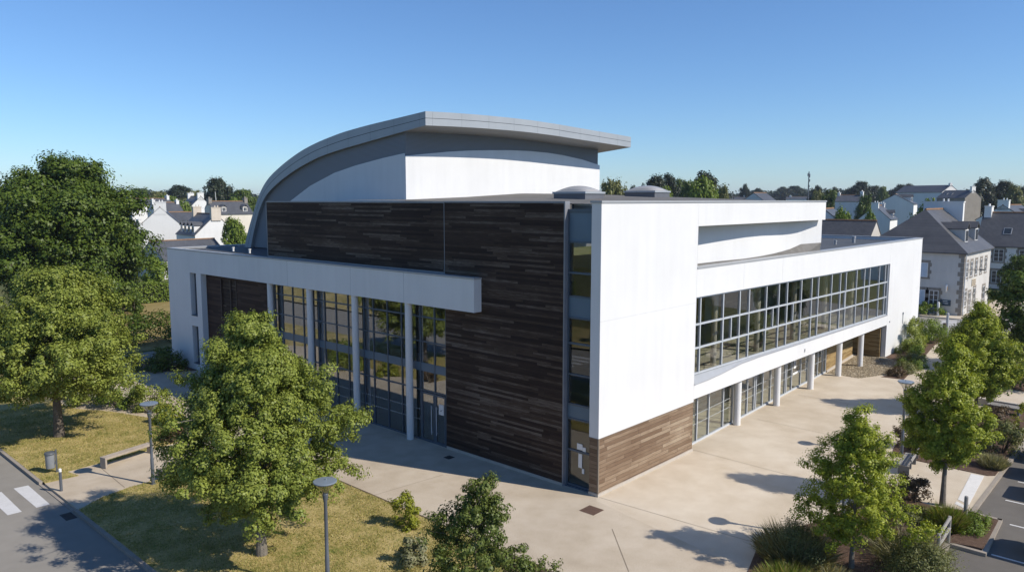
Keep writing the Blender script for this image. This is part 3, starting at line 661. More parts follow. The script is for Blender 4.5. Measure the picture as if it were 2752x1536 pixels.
b = MB(); b.prism([G(2395, 1225), G(2420, 1228), G(2655, 1278), (14.3, -11.9), (29, -11.9), (29, -9.3), (22, -8.2), (16, -7.2)], -.1, .03); struct('planting_bed', b, SOIL)
b = MB(); b.prism([(31, 1.45), (38.5, 2), (38.5, .1), (37.5, -2.1), (33.5, -2.4), (29.9, -.9), (30.0, 1.4)], -.1, .012); struct('cobble_apron', b, COBB)
b = MB(); b.prism([(38.7, 0), (47.7, 0), (51.5, .6), (51.5, -1.4), (47, -1.6), (40, -2.4), (31.6, -3.35), (31.4, -1.9), (33.5, -2.4), (37.5, -2.1)], -.1, .02); struct('planting_bed', b, SOIL)
b = MB(); b.prism([(-1.4, 36.2), (-.52, 36.0), (-.52, 40.3), (-.4, 40.35), (2, 39.4), (1, 43), (-3.2, 42.5), (-3.6, 39)], -.1, .02); struct('planting_bed', b, SOIL)
b = MB(); b.prism([(8.7, -11.9), (8.7, -13.0), (5.45, -13.1), (5.45, -11.9)], -.1, .035); struct('planting_bed', b, SOIL)
b = MB(); b.prism([(33, -12), (50, -12), (50, -5.2), (41, -5.3), (34, -6.2)], -.1, .02); struct('planting_bed', b, SOIL)
b = MB(); b.prism([(64.95, -1.8), (64.95, 60), (70, 60), (70, .6), (66.9, .6), (66.9, -2.2)], -.4, .02); b.prism([(66.9, -2.2), (66.9, .55), (160, .55), (160, -3.2)], -.4, .02); struct('pavement', b, CONCP)
# far lawn behind the hall
b = MB(); b.prism([(-6, 47), (60, 47), (60, 77), (-10, 77)], -.4, -.10); struct('mown_lawn', b, m_ground('mown_lawn', [(.3, (.10, .10, .03)), (.48, (.24, .185, .07)), (.7, (.36, .275, .12))], .08, .8, 8, (.4, .35, .3), .5, 40, .04))
b = MB(); b.prism([(-6, 43.2), (60, 43.2), (60, 46.2), (-6, 46.2)], -.4, -.09); struct('path', b, ASPH)
# grass blades over the lawns near the hall, too many to count
def inpoly(P, X, Y):
    c = np.zeros(len(X), bool); n = len(P)
    for i in range(n):
        (x1, y1), (x2, y2) = P[i], P[(i + 1) % n]
        k = ((y1 > Y) != (y2 > Y)); c ^= k & (X < (x2 - x1) * (Y - y1) / ((y2 - y1) if y2 != y1 else 1e-9) + x1)
    return c
def lawn_blades(P, n, seed, z, lim):
    rng = np.random.default_rng(seed); A = np.array(P); lo = np.maximum(A.min(0), lim[0]); hi = np.minimum(A.max(0), lim[1])
    X = rng.uniform(lo[0], hi[0], n); Y = rng.uniform(lo[1], hi[1], n)
    dens = .5 + .5 * np.sin(X * 1.9 + 2 * np.sin(Y * .8)) * np.sin(Y * 2.3 + 1.5 * np.sin(X * .7)); k = inpoly([tuple(p) for p in P], X, Y) & (rng.uniform(0, 1, n) < .25 + .75 * dens)
    X, Y = X[k], Y[k]; m = len(X); a = rng.uniform(0, 6.283, m); h = rng.uniform(.03, .085, m); w = rng.uniform(.008, .02, m)
    l = rng.normal(size=(m, 2)) * .035
    V = np.empty((m, 3, 3)); V[:, 0] = np.stack([X - np.cos(a) * w, Y - np.sin(a) * w, np.full(m, z)], 1); V[:, 1] = np.stack([X + np.cos(a) * w, Y + np.sin(a) * w, np.full(m, z)], 1); V[:, 2] = np.stack([X + l[:, 0], Y + l[:, 1], z + h], 1)
    me = raw_mesh('grass_blades', V.reshape(-1, 3), np.arange(3 * m).reshape(-1, 3), [GBL]); o = bpy.data.objects.new('grass_blades', me); COL.objects.link(o)
    tag(o, 'short dry grass growing on the lawn', 'grass', kind='stuff')
LAWNS = [(l1, 60000, 1, ((-16, 17), (-6, 34))), (l2, 120000, 2, ((-16, -7), (-6, 16)))]
# road paint
b = MB()
def quadpx(b, pts, z):
    b.face([(*G(*p, z), z) for p in pts])
def z4(x, y): return (x / 4.954, 1160 + y / 4.954)
st = [G(*z4(*p), -.11) for p in ((180, 750), (375, 708), (665, 960), (485, 1005))]
c0 = np.mean(st, axis=0)
b = MB()
for k in range(0, 7):
    off = np.array([-(1.02) * k, 0])
    b.face([(st[i][0] + off[0], st[i][1] + off[1], -.109) for i in range(4)])
struct('zebra_crossing', b, PAINT)
b = MB()
for u in (5.5, 8.92, 11.65, 14.5, 17.25, 20.0, 22.8): line(b, (u, -13.35 if u < 10 else -12.75), (u, -18), .11, -.108)
struct('bay_line', b, PAINT)
b = MB(); pts = [G(*p) for p in ((2610, 1272), (2644.6, 1279), (2600, 1356), (2573, 1341))]
pv = [(p[0], p[1]) for p in pts]
b.prism(pg((2610, 1272), (2645, 1279), (2604, 1356), (2574, 1341)), -.05, .012); b.prism(pg((2571, 1346), (2600, 1361), (2597, 1368), (2566, 1353)), -.05, .012); tag(b.build('tactile_paving', m_ground('white_tactile', [(.3, (.60, .58, .54)), (.6, (.74, .72, .68))], .5, 4, 60, (.3, .3, .4), .8, 120, .01)), kind='structure')
b = MB()
for y in (861, 864.6, 868.4, 872.6, 877): line(b, G(2528, y, -.1), G(2600, y - .5, -.1), .55, -.103)
struct('zebra_crossing', b, PAINT)

# ------------------------------------------------------------------ foliage
def raw_mesh(name, V, F, mats, smooth=False):
    me = bpy.data.meshes.new(name); n = len(V); k = F.shape[1]
    me.vertices.add(n); me.vertices.foreach_set('co', np.asarray(V, dtype=np.float32).ravel())
    me.loops.add(F.size); me.loops.foreach_set('vertex_index', F.astype(np.int32).ravel())
    me.polygons.add(len(F)); me.polygons.foreach_set('loop_start', np.arange(0, F.size, k, dtype=np.int32))
    me.update(calc_edges=True)
    for m in mats: me.materials.append(m)
    return me
def nrm(a): return a / np.maximum(np.linalg.norm(a, axis=1, keepdims=True), 1e-6)
def leaves(name, C, N, size, rng, m, asp=.8, fold=.18):
    n = len(C); N = nrm(N); r = nrm(rng.normal(size=(n, 3))); T1 = nrm(np.cross(N, r)); T2 = np.cross(N, T1)
    s = size[:, None]
    V = np.empty((n, 4, 3)); V[:, 0] = C - T1 * s * .5; V[:, 1] = C + T2 * s * .5 * asp + N * s * fold; V[:, 2] = C + T1 * s * .55; V[:, 3] = C - T2 * s * .5 * asp + N * s * fold
    return raw_mesh(name, V.reshape(-1, 3), np.arange(4 * n).reshape(-1, 4), [m])
def crown_pts(rng, prof, z0, z1, rad_, ncl, per, rcl, lobe=.2, inner=.35, flat=.8, shape=1.0, lean=(0, 0), up=.5, sub=7, lsp=1.0, fill=.5):
    """leaf positions and facings: limbs carry sprays, sprays carry leaves, with gaps between"""
    ph = rng.uniform(0, 6.28, 6); C = []; Nn = []; cent = []; lob = []
    nf = int(ncl * fill); nl = max(6, (ncl - nf) // sub); H = z1 - z0; tries = 0; ga = 2.399963; k0 = rng.uniform(0, 6)
    while len(lob) < nl and tries < nl * 60:
        tries += 1
        t = rng.uniform(0, 1); r = prof(t)
        if rng.uniform() > r + .15: continue
        th = len(lob) * ga + k0 + rng.normal() * .5
        e = 1 + lobe * math.sin(3 * th + ph[0] + 5 * t) + lobe * .6 * math.sin(2 * th + ph[2] + 11 * t)
        f = 1 - (1 - inner) * rng.uniform() ** 1.9
        R_ = rad_ * r * e * f; p = np.array([R_ * math.cos(th), R_ * math.sin(th), z0 + t * H])
        lob.append((p, th, f, t, r))
    for (p, th, f, t, r) in lob:
        rl = (.30 * rad_ * (.35 + .65 * r) + .12 * rad_) * rng.uniform(.7, 1.2) * lsp
        out = np.array([math.cos(th), math.sin(th), .25 + 1.2 * max(0, t - .35)]); out /= np.linalg.norm(out)
        for q in range(max(2, int(sub * rng.uniform(.6, 1.4)))):
            d = rng.normal(size=3); d /= np.linalg.norm(d); d = d + out * .45 + np.array([0, 0, .25]); d /= np.linalg.norm(d)
            c = p + d * rl * rng.uniform(.45, 1.0) * np.array([1, 1, .8])
            c[2] = min(max(c[2], z0 - .04 * H), z1)
            c[0] += lean[0] * t; c[1] += lean[1] * t
            cent.append((c[0], c[1], c[2], th, f))
            k = int(per * rng.uniform(.6, 1.4)); rc = rcl * rng.uniform(.65, 1.3)
            e = nrm(rng.normal(size=(k, 3))) * (rng.uniform(.1, 1, (k, 1)) ** .45); e[:, 2] *= flat
            C.append(c + e * rc + d * (rng.uniform(-.6, .5, (k, 1)) * rc))
            Nn.append(e * 1.15 + d * .5 + out * .15 + np.array([0, 0, up * .8]) + rng.normal(size=(k, 3)) * .2)
    n_ = 0
    while n_ < nf:
        t = rng.uniform(.02, .97); r = prof(t)
        if rng.uniform() > r + .1: continue
        n_ += 1; th = rng.uniform(0, 6.283); f = (inner * .6 + (1 - inner * .6) * math.sqrt(rng.uniform())) * .93
        e_ = 1 + lobe * math.sin(3 * th + ph[0] + 5 * t) + lobe * .6 * math.sin(2 * th + ph[2] + 11 * t)
        c = np.array([rad_ * r * e_ * f * math.cos(th) + lean[0] * t, rad_ * r * e_ * f * math.sin(th) + lean[1] * t, z0 + t * H]); cent.append((c[0], c[1], c[2], th, f))
        k = int(per * rng.uniform(.6, 1.4)); rc = rcl * rng.uniform(.7, 1.35); out = np.array([math.cos(th), math.sin(th), .4])
        e = nrm(rng.normal(size=(k, 3))) * (rng.uniform(.1, 1, (k, 1)) ** .45); e[:, 2] *= flat
        C.append(c + e * rc); Nn.append(e * 1.15 + out * .35 + np.array([0, 0, up * .8]) + rng.normal(size=(k, 3)) * .22)
    return np.vstack(C), np.vstack(Nn), cent
GBL = m_leaf('grass_blade', (.17, .20, .035), (.56, .46, .18), .25, (.68, .57, .30))
for P_, n_, s_, lim_ in LAWNS: lawn_blades(P_, n_, s_, .02, lim_)
BARK = m_ground('bark', [(.3, (.075, .058, .045)), (.5, (.15, .125, .10)), (.7, (.26, .23, .19))], .8, 6, 30, (.3, .3, .4), 1, 25, .04)
BARKP = m_ground('pale_bark', [(.3, (.12, .105, .085)), (.5, (.22, .195, .16)), (.7, (.36, .33, .28))], .8, 6, 30, (.3, .3, .4), 1, 25, .03)
LF_A = m_leaf('leaf_lime', (.125, .168, .024), (.335, .378, .075), 0.3, (.20, .20, .06))
LF_B = m_leaf('leaf_dark', (.046, .085, .011), (.130, .178, .026), 0.24)
LF_C = m_leaf('leaf_liquidambar', (.145, .20, .014), (.405, .44, .045), 0.32)
LF_D = m_leaf('leaf_pods', (.065, .10, .018), (.18, .215, .05), 0.26, (.34, .26, .13))
LF_E = m_leaf('leaf_olive', (.095, .11, .030), (.23, .235, .08), 0.25)
LF_F = m_leaf('leaf_yellow', (.20, .23, .018), (.36, .37, .045), 0.38)
LF_G = m_leaf('leaf_far_dark', (.018, .030, .013), (.042, .055, .022), .15)
LF_H = m_leaf('leaf_far_green', (.09, .15, .016), (.22, .285, .04), 0.28)
LF_R = m_leaf('leaf_reddish', (.07, .05, .028), (.16, .105, .055), .25, (.10, .12, .04))
LF_W = m_leaf('leaf_variegated', (.12, .14, .05), (.36, .34, .20), .3, (.5, .46, .34))
BL_A = m_leaf('blade_grey', (.15, .15, .065), (.45, .42, .25), .25, (.30, .26, .17))
BL_B = m_leaf('blade_green', (.08, .135, .014), (.22, .29, .03), .3)
BL_C = m_leaf('blade_straw', (.16, .14, .04), (.36, .30, .115), .3)
P_ROUND = lambda t: max(0, math.sin(math.pi * min(1, (.10 + .88 * t))) ** .62)
P_DOME = lambda t: max(0, (1 - t ** 2.2)) ** .55 * (.72 + .28 * min(1, t / .25))
P_CONE = lambda t: max(.04, (1 - t) ** .85) * min(1, .55 + t * 3.2)
P_OVAL = lambda t: max(.05, math.sin(math.pi * (.13 + .85 * t)) ** .8) * (1.08 - .25 * t)
def P_TAPER(t): return (t / .28) ** .45 * .92 + .08 if t < .28 else max(.07, 1 - .93 * ((t - .28) / .72) ** 1.15)
def P_FULL(t): return (t / .25) ** .42 * .92 + .08 if t < .25 else max(.08, (1 - ((t - .25) / .75) ** 1.75) * .96 + .03)
def P_SPIRE(t): return (t / .2) ** .5 * .9 + .1 if t < .2 else max(.06, (1 - (t - .2) / .8) ** .95)
P_BUSH = lambda t: max(.1, math.sqrt(max(0, 1 - (t * .98) ** 2)))
def tree(name, label, cat, base, top_z, crown_z, rad_, prof, leafm, ncl, per, rcl, lsize, trunk_r, seed, group=None, barkm=None, lobe=.2, inner=.35, z0=0., fork=None, limbs=14, flat=.8, up=.5, asp=.8, lean=(0, 0)):
    rng = np.random.default_rng(seed)
    root = empty(name, (base[0], base[1], z0), 0, label, cat, group)
    C, N, cent = crown_pts(rng, prof, crown_z, top_z, rad_, ncl, per, rcl, lobe, inner, flat, lean=lean, up=up)
    sz = lsize * rng.uniform(.7, 1.3, len(C))
    me = leaves('crown', C, N, sz, rng, leafm, asp); o = bpy.data.objects.new('crown', me); COL.objects.link(o); o.parent = root
    m = MB(); H = crown_z + (top_z - crown_z) * .75; n = 7
    pts = []; rs = []
    for i in range(n):
        t = i / (n - 1); w = .10 * trunk_r * 10 * t * (1 - t) * .6
        pts.append((w * math.sin(seed + 3 * t) + lean[0] * max(0, t - .2), w * math.cos(seed * 2 + 4 * t) + lean[1] * max(0, t - .2), -.05 + t * H)); rs.append(trunk_r * (1.25 - .25 * min(1, t * 8)) * (1 - .82 * t))
    m.tube(pts, rs, 10)
    idx = rng.permutation(len(cent))[:limbs]
    for i in idx:
        x, y, z, th, f = cent[i]; zs = max(crown_z * .9, min(z - .25 * math.hypot(x, y) - .2, H * .95)); t = zs / H
        k = min(n - 2, int(t * (n - 1))); ff = t * (n - 1) - k
        s = Vector(pts[k]).lerp(Vector(pts[k + 1]), ff); e = Vector((x, y, z)); mid = s.lerp(e, .5) + Vector((0, 0, .12 * (e - s).length))
        r0 = max(.012, trunk_r * (1 - .82 * t) * .45); m.tube([s, mid, e], [r0, r0 * .6, r0 * .2], 6)
    m.build('trunk', barkm or BARK, root, smooth=True)
    return root
def shrub(name, label, cat, base, h, rad_, leafm, n, lsize, seed, group=None, z0=0.02, ell=(1, 1), rz=0, lobe=.15, flat=.8, prof=None, stem=True, up=.5):
    rng = np.random.default_rng(seed); ncl = max(8, n // 40)
    root = empty(name, (base[0], base[1], z0), rz, label, cat, group)
    C, N, cent = crown_pts(rng, prof or P_BUSH, h * .04, h * .9, rad_ * .88, ncl, 40, .2 * rad_ + .04, lobe, .45, flat, up=up)
    C[:, 0] *= ell[0]; C[:, 1] *= ell[1]; C[:, 2] = np.maximum(C[:, 2], .02)
    me = leaves('foliage', C, N, lsize * rng.uniform(.7, 1.3, len(C)), rng, leafm); o = bpy.data.objects.new('foliage', me); COL.objects.link(o); o.parent = root
    m = MB()
    for i in range(7):
        x, y, z, th, f = cent[i % len(cent)]; m.tube([(x * .12 * ell[0], y * .12 * ell[1], -.04), (x * .5 * ell[0], y * .5 * ell[1], z * .6), (x * .9 * ell[0], y * .9 * ell[1], z)], [.03, .02, .006], 5)
    m.build('stem', BARK, root)
    return root
def blades(name, label, cat, base, h, rad_, mats_, n, w, seed, group=None, z0=.02, spread=.6, ell=(1, 1), rz=0):
    """tufted planting: hundreds of tapering upright blades and spikes"""
    rng = np.random.default_rng(seed); root = empty(name, (base[0], base[1], z0), rz, label, cat, group)
    for k, m_ in enumerate(mats_):
        nn = n // len(mats_); a = rng.uniform(0, 6.283, nn); r = np.sqrt(rng.uniform(0, 1, nn)) * rad_
        bx, by = r * np.cos(a) * ell[0], r * np.sin(a) * ell[1]
        hh = h * rng.uniform(.55, 1.1, nn) * (1 - .45 * (r / rad_) ** 2)
        d = np.stack([np.cos(a) * r / rad_ * spread + rng.normal(size=nn) * .22, np.sin(a) * r / rad_ * spread + rng.normal(size=nn) * .22, np.ones(nn)], 1)
        d = nrm(d); s = nrm(np.cross(d, rng.normal(size=(nn, 3)))) * (w * rng.uniform(.6, 1.4, nn))[:, None]
        B0 = np.stack([bx, by, np.zeros(nn)], 1); mid = B0 + d * (hh * .55)[:, None]; tip = B0 + d * hh[:, None] + np.stack([d[:, 0], d[:, 1], -np.abs(d[:, 0]) * .3], 1) * (hh * .25)[:, None]
        V = np.empty((nn, 5, 3)); V[:, 0] = B0 - s * .5; V[:, 1] = B0 + s * .5; V[:, 2] = mid + s * .5; V[:, 3] = tip; V[:, 4] = mid - s * .5
        me = raw_mesh('tuft', V.reshape(-1, 3), np.arange(5 * nn).reshape(-1, 5), [m_]); o = bpy.data.objects.new('tuft', me); COL.objects.link(o); o.parent = root
    return root
# ------------------------------------------------------------------ trees and planting near the hall
tree('maple_tree', 'full round maple on the dry lawn in front of the glazed portico', 'tree', G(704, 1490), 8.45, 1.9, 3.0, P_FULL, LF_A, 1150, 150, .30, .080, .17, 11, lobe=.12, barkm=BARKP, limbs=26, inner=.4)
tree('maple_tree', 'broad maple on the lawn beside the litter bin and kerb', 'tree', G(160, 1172), 8.7, 2.3, 3.95, P_OVAL, LF_A, 1000, 130, .42, .112, .24, 23, lobe=.14, limbs=22, inner=.4)
tb = R(185, 830, 74)
tree('large_tree', 'tallest dark green tree towering at the far left', 'tree', (tb[0], tb[1]), 16.3, 2.6, 6.9, P_OVAL, LF_B, 1300, 120, .85, .25, .5, 31, lobe=.16, limbs=24, z0=-.1, inner=.45)
tree('liquidambar_tree', 'tall conical tree rising between the forecourt lamp and the car park', 'tree', G(2533, 1357), 7.0, 1.75, 1.4, P_FULL, LF_C, 640, 120, .24, .075, .11, 41, lobe=.2, barkm=BARKP)
tree('liquidambar_tree', 'tall tree behind the conical one, its top before the stone house', 'tree', R(2622, 1100, 43)[:2], 6.45, 1.2, 1.8, P_FULL, LF_C, 700, 110, .30, .095, .12, 47, lobe=.18)
tree('liquidambar_tree', 'young spire-shaped tree in the bed of grasses', 'tree', G(2288, 1525), 5.6, 1.1, 1.75, P_SPIRE, LF_C, 680, 95, .19, .062, .085, 53, lobe=.2, barkm=BARKP)
sb = R(1278, 1500, 19.5)
tree('podded_tree', 'sapling hung with pale seed pods at the plaza edge', 'tree', (sb[0], sb[1]), 5.15, .6, 1.72, P_TAPER, LF_D, 560, 58, .17, .078, .06, 61, lobe=.25, up=.1, asp=.62)
tree('street_tree', 'tree by the street, cut off by the right border', 'tree', G(2748, 998), 7.2, 2.2, 2.2, P_ROUND, LF_B, 240, 60, .5, .2, .12, 67)
# planting along the lawn
shrub('yellow_shrub', 'acid yellow bush beside the podded sapling', 'shrub', G(1092, 1412), 1.35, .62, LF_F, 2600, .075, 3)
shrub('variegated_shrub', 'cream and green shrub at the foot of the podded sapling', 'shrub', G(1110, 1510), .95, .62, LF_W, 1500, .09, 4)
hb = [((250, 1085), 1.5, 1.35, LF_A, 'feathery green hedge bush nearest the broad maple trunk'), ((320, 1092), 1.7, 1.5, LF_H, 'middle bush of the feathery hedge behind the lawn'), ((395, 1100), 1.6, 1.3, LF_A, 'feathery hedge bush right behind the lawn lamp head'), ((445, 1135), 1.1, .8, LF_F, 'yellow-green shrub at the end of the hedge by the bench'), ((470, 1180), .8, .7, LF_R, 'low russet shrub between bench and round maple'), ((205, 1072), 1.2, 1.0, LF_E, 'olive bush half hidden under the broad maple')]
for i, (p, h, r, m_, l_) in enumerate(hb): shrub('hedge_bush', l_, 'shrub', G(*p), h, r, m_, 2400, .11, 70 + i, 'bushes edging the lawn')
shrub('dark_shrub', 'dark rounded shrub at the foot of the white end wall', 'shrub', G(446, 990), 1.8, 1.6, LF_B, 4200, .12, 81)
shrub('dark_shrub', 'long dark shrub in shade at the hall end', 'shrub', G(415, 915), 2.8, 2.6, LF_B, 5200, .17, 82, ell=(1.5, 1))
# bed by the bottom right
lv_ = shrub('lavender_clump', 'grey-green lavender mound left of the spire-shaped tree', 'shrub', G(2135, 1505), 1.3, 1.15, LF_E, 9000, .05, 5, ell=(1.1, 1.0), lobe=.06, up=.7)
bl_ = blades('flower_spike', None, None, (0, 0), 1.42, 1.0, [BL_A, BL_C], 3400, .018, 55, z0=0, spread=.75)
for o in list(bl_.children): o.parent = lv_
bpy.data.objects.remove(bl_)
blades('feather_grass', 'straw-coloured grasses at the bottom edge below the lavender', 'grass clump', G(2120, 1590), .9, .85, [BL_C, BL_B], 2600, .022, 6, spread=.9)
blades('feather_grass', 'thin grass tuft at the foot of the spire-shaped tree', 'grass clump', G(2235, 1570), .7, .6, [BL_C, BL_A], 1400, .02, 16, spread=.9)
shrub('wiry_shrub', 'big wiry olive shrub in front of the wooden rail', 'shrub', G(2460, 1560), 1.5, 1.25, LF_E, 15000, .05, 7, lobe=.1)
shrub('wiry_shrub', 'brownish wiry shrub between spire-shaped tree and rail', 'shrub', G(2395, 1470), 1.1, .8, LF_R, 3000, .055, 8, lobe=.12)
blades('wiry_twig', 'long thin stems over the olive shrub', 'grass clump', G(2440, 1500), 1.5, 1.0, [BL_A], 700, .014, 9, spread=1.0)
shrub('spindle_shrub', 'green and russet shrub beside the dark slatted bench', 'shrub', G(2455, 1350), 1.15, .85, LF_R, 2600, .075, 10)
shrub('spindle_shrub', 'small green shrub below the russet one', 'shrub', G(2455, 1405), .8, .6, LF_E, 1500, .07, 11)
blades('rush_clump', 'bright green rush clump behind the wooden rail', 'grass clump', G(2545, 1420), 1.0, .5, [BL_B, BL_C, BL_B], 3600, .02, 12, spread=.5)
shrub('ground_cover', 'low green cover on the kerbed island', 'shrub', (7.3, -12.45), .3, 1.0, LF_H, 3200, .06, 13, ell=(1.35, .5))
shrub('dense_shrub', 'dense grey-green shrub beside the parking bays', 'shrub', G(2690, 1215), 1.75, 1.15, LF_E, 3600, .085, 14)
shrub('dense_shrub', 'brown-tipped shrub behind the dense one', 'shrub', G(2672, 1165), 1.5, 1.0, LF_R, 2200, .085, 15)
blades('lavender_clump', 'small grey lavender at the kerb above the white paving', 'shrub', G(2668, 1255), .75, .5, [BL_A], 1100, .025, 17)
shrub('barberry_shrub', 'dusky red shrub behind the forecourt lamp', 'shrub', G(2440, 1200), 1.2, .95, LF_R, 2200, .08, 18)
shrub('barberry_shrub', 'shaded shrub under the tall conical tree', 'shrub', G(2510, 1215), 1.0, .9, LF_B, 1500, .08, 19)
# bed along the end wall
shrub('climbing_shrub', 'tall green climber against the white end wall', 'shrub', (44.0, -.75), 3.0, 1.5, LF_A, 5200, .11, 20, ell=(1.25, .5))
shrub('round_shrub', 'clipped round bush at the corner of the end wall', 'shrub', (48.9, -.7), 2.2, 1.75, LF_H, 5200, .11, 21, lobe=.06)
shrub('green_shrub', 'green bush in front of the wall climber', 'shrub', (41.6, -1.2), 1.4, 1.0, LF_A, 3400, .09, 22)
for i, (u, v, h, r, m_, l_) in enumerate([(34.0, -2.9, .65, 1.1, LF_E, 'low heath mound nearest the plaza corner of the bed'), (32.7, -2.6, .6, .8, LF_R, 'brown heath mound at the tip of the bed'), (36.2, -2.6, .6, 1.3, LF_H, 'dark green mat in the middle of the bed'), (38.4, -1.9, .7, 1.2, LF_E, 'olive mat beside the porch cobbles'), (40.2, -1.9, 1.0, .9, LF_H, 'small upright green plant by the path')]):
    shrub('heath_mound', l_, 'shrub', (u, v), h, r, m_, 2000, .08, 30 + i, 'low plants in the bed by the porch', ell=(1.3, .8))
shrub('street_shrub', 'leafy bush against the stone house front', 'shrub', (66.2, 3.4), 1.9, 1.35, LF_H, 1800, .14, 40)
shrub('dark_hedge', 'dark hedge in shade beyond the timber seats at the right border', 'hedge', R(2735, 1030, 50)[:2], 2.1, 2.0, LF_B, 2400, .16, 41, ell=(1.6, 1.2))
shrub('dark_hedge', 'grey-green bush above the dark hedge at the right border', 'hedge', R(2715, 960, 57)[:2], 2.2, 1.5, LF_E, 1700, .14, 42)
shrub('yellow_shrub', 'bright bush at the right border above the parking bays', 'shrub', R(2752, 1155, 40)[:2], 1.5, .8, LF_F, 1300, .09, 43)
# hedge and shrubs behind the hall
def hedge(name, label, p, q, w, h, m_, n, seed, ls=.2):
    rng = np.random.default_rng(seed); p = np.array(p); q = np.array(q); d = q - p; L = np.linalg.norm(d); e = d / L; nn = np.array([-e[1], e[0]])
    s = rng.uniform(0, L, n); k = rng.integers(0, 3, n); a = rng.uniform(-1, 1, n); z = rng.uniform(0, 1, n)
    off = np.where(k == 0, 1, np.where(k == 1, -1, a)) * w / 2; hh = np.where(k == 2, 1, z) * h * (1 + .06 * np.sin(s * 1.3))
    C = np.stack([p[0] + e[0] * s + nn[0] * off, p[1] + e[1] * s + nn[1] * off, hh], 1) + rng.normal(size=(n, 3)) * .09
    N = np.stack([nn[0] * np.where(k == 0, 1, np.where(k == 1, -1, 0)), nn[1] * np.where(k == 0, 1, np.where(k == 1, -1, 0)), np.where(k == 2, 1., .3)], 1) + rng.normal(size=(n, 3)) * .5
    root = empty(name, (0, 0, -.1), 0, label, 'hedge')
    me = leaves('foliage', C, N, ls * rng.uniform(.7, 1.3, n), rng, m_); o = bpy.data.objects.new('foliage', me); COL.objects.link(o); o.parent = root
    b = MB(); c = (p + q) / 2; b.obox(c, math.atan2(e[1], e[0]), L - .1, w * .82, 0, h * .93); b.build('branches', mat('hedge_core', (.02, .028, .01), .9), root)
hedge('clipped_hedge', 'long clipped hedge behind the mown lawn', (2, 77.6), (24, 77.6), 1.6, 2.3, LF_H, 9000, 50)
shrub('garden_shrub', 'tall shrub mass left of the hall, behind the clipped hedge', 'shrub', R(428, 790, 99)[:2], 5.4, 2.9, LF_H, 2600, .3, 51, z0=-.1)
shrub('garden_shrub', 'dark shrub under the tallest tree', 'shrub', R(330, 800, 84)[:2], 3.6, 2.4, LF_B, 1800, .28, 52, z0=-.1)
tree('young_conifer', 'small dark tree standing on the mown lawn', 'tree', R(363, 855, 80)[:2], 3.4, .5, .75, P_CONE, LF_B, 60, 40, .3, .16, .06, 53, z0=-.1)

# ------------------------------------------------------------------ far trees: eight kinds share their meshes
protos = {}
def proto(kind, k):
    key = (kind, k)
    if key in protos: return protos[key]
    m_ = {'dark': LF_G, 'green': LF_H, 'mid': LF_B, 'olive': LF_E}[kind]
    rng = np.random.default_rng(hash(key[1]) % 97 + {'dark': 1, 'green': 2, 'mid': 3, 'olive': 4}[kind] * 100)
    C, N, cent = crown_pts(rng, P_ROUND if k % 2 == 0 else P_DOME, .08, 1.0, .5, 520, 24, .085, .12, .3, .85, sub=9)
    me = leaves('crown', C, N, .045 * rng.uniform(.7, 1.3, len(C)), rng, m_)
    m = MB(); m.tube([(0, 0, -.1), (.01, 0, .3), (0, .01, .7)], [.035, .028, .01], 6)
    for (x, y, z, th, f) in cent[:8]: m.tube([(0, 0, min(.5, z * .6)), (x * .5, y * .5, z * .85), (x, y, z)], [.015, .01, .003], 5)
    t = m.build('trunk', BARK); tm = t.data; bpy.data.objects.remove(t)
    protos[key] = (me, tm); return protos[key]
def ftree(px, top, d, wpx, kind, label, k=0, squat=1.0):
    x, y, z = R(px, top, d); g = terr(x, y) - .2; h = max(2.5, z - g); w = wpx * d / FPX * 1.22
    me, tm = proto(kind, k); root = empty('far_tree', (x, y, g), random.uniform(0, 6.28), label, 'tree', 'trees beyond the hall')
    o = bpy.data.objects.new('crown', me); COL.objects.link(o); o.parent = root; o.scale = (w, w, h)
    o = bpy.data.objects.new('trunk', tm); COL.objects.link(o); o.parent = root; o.scale = (w, w, h)
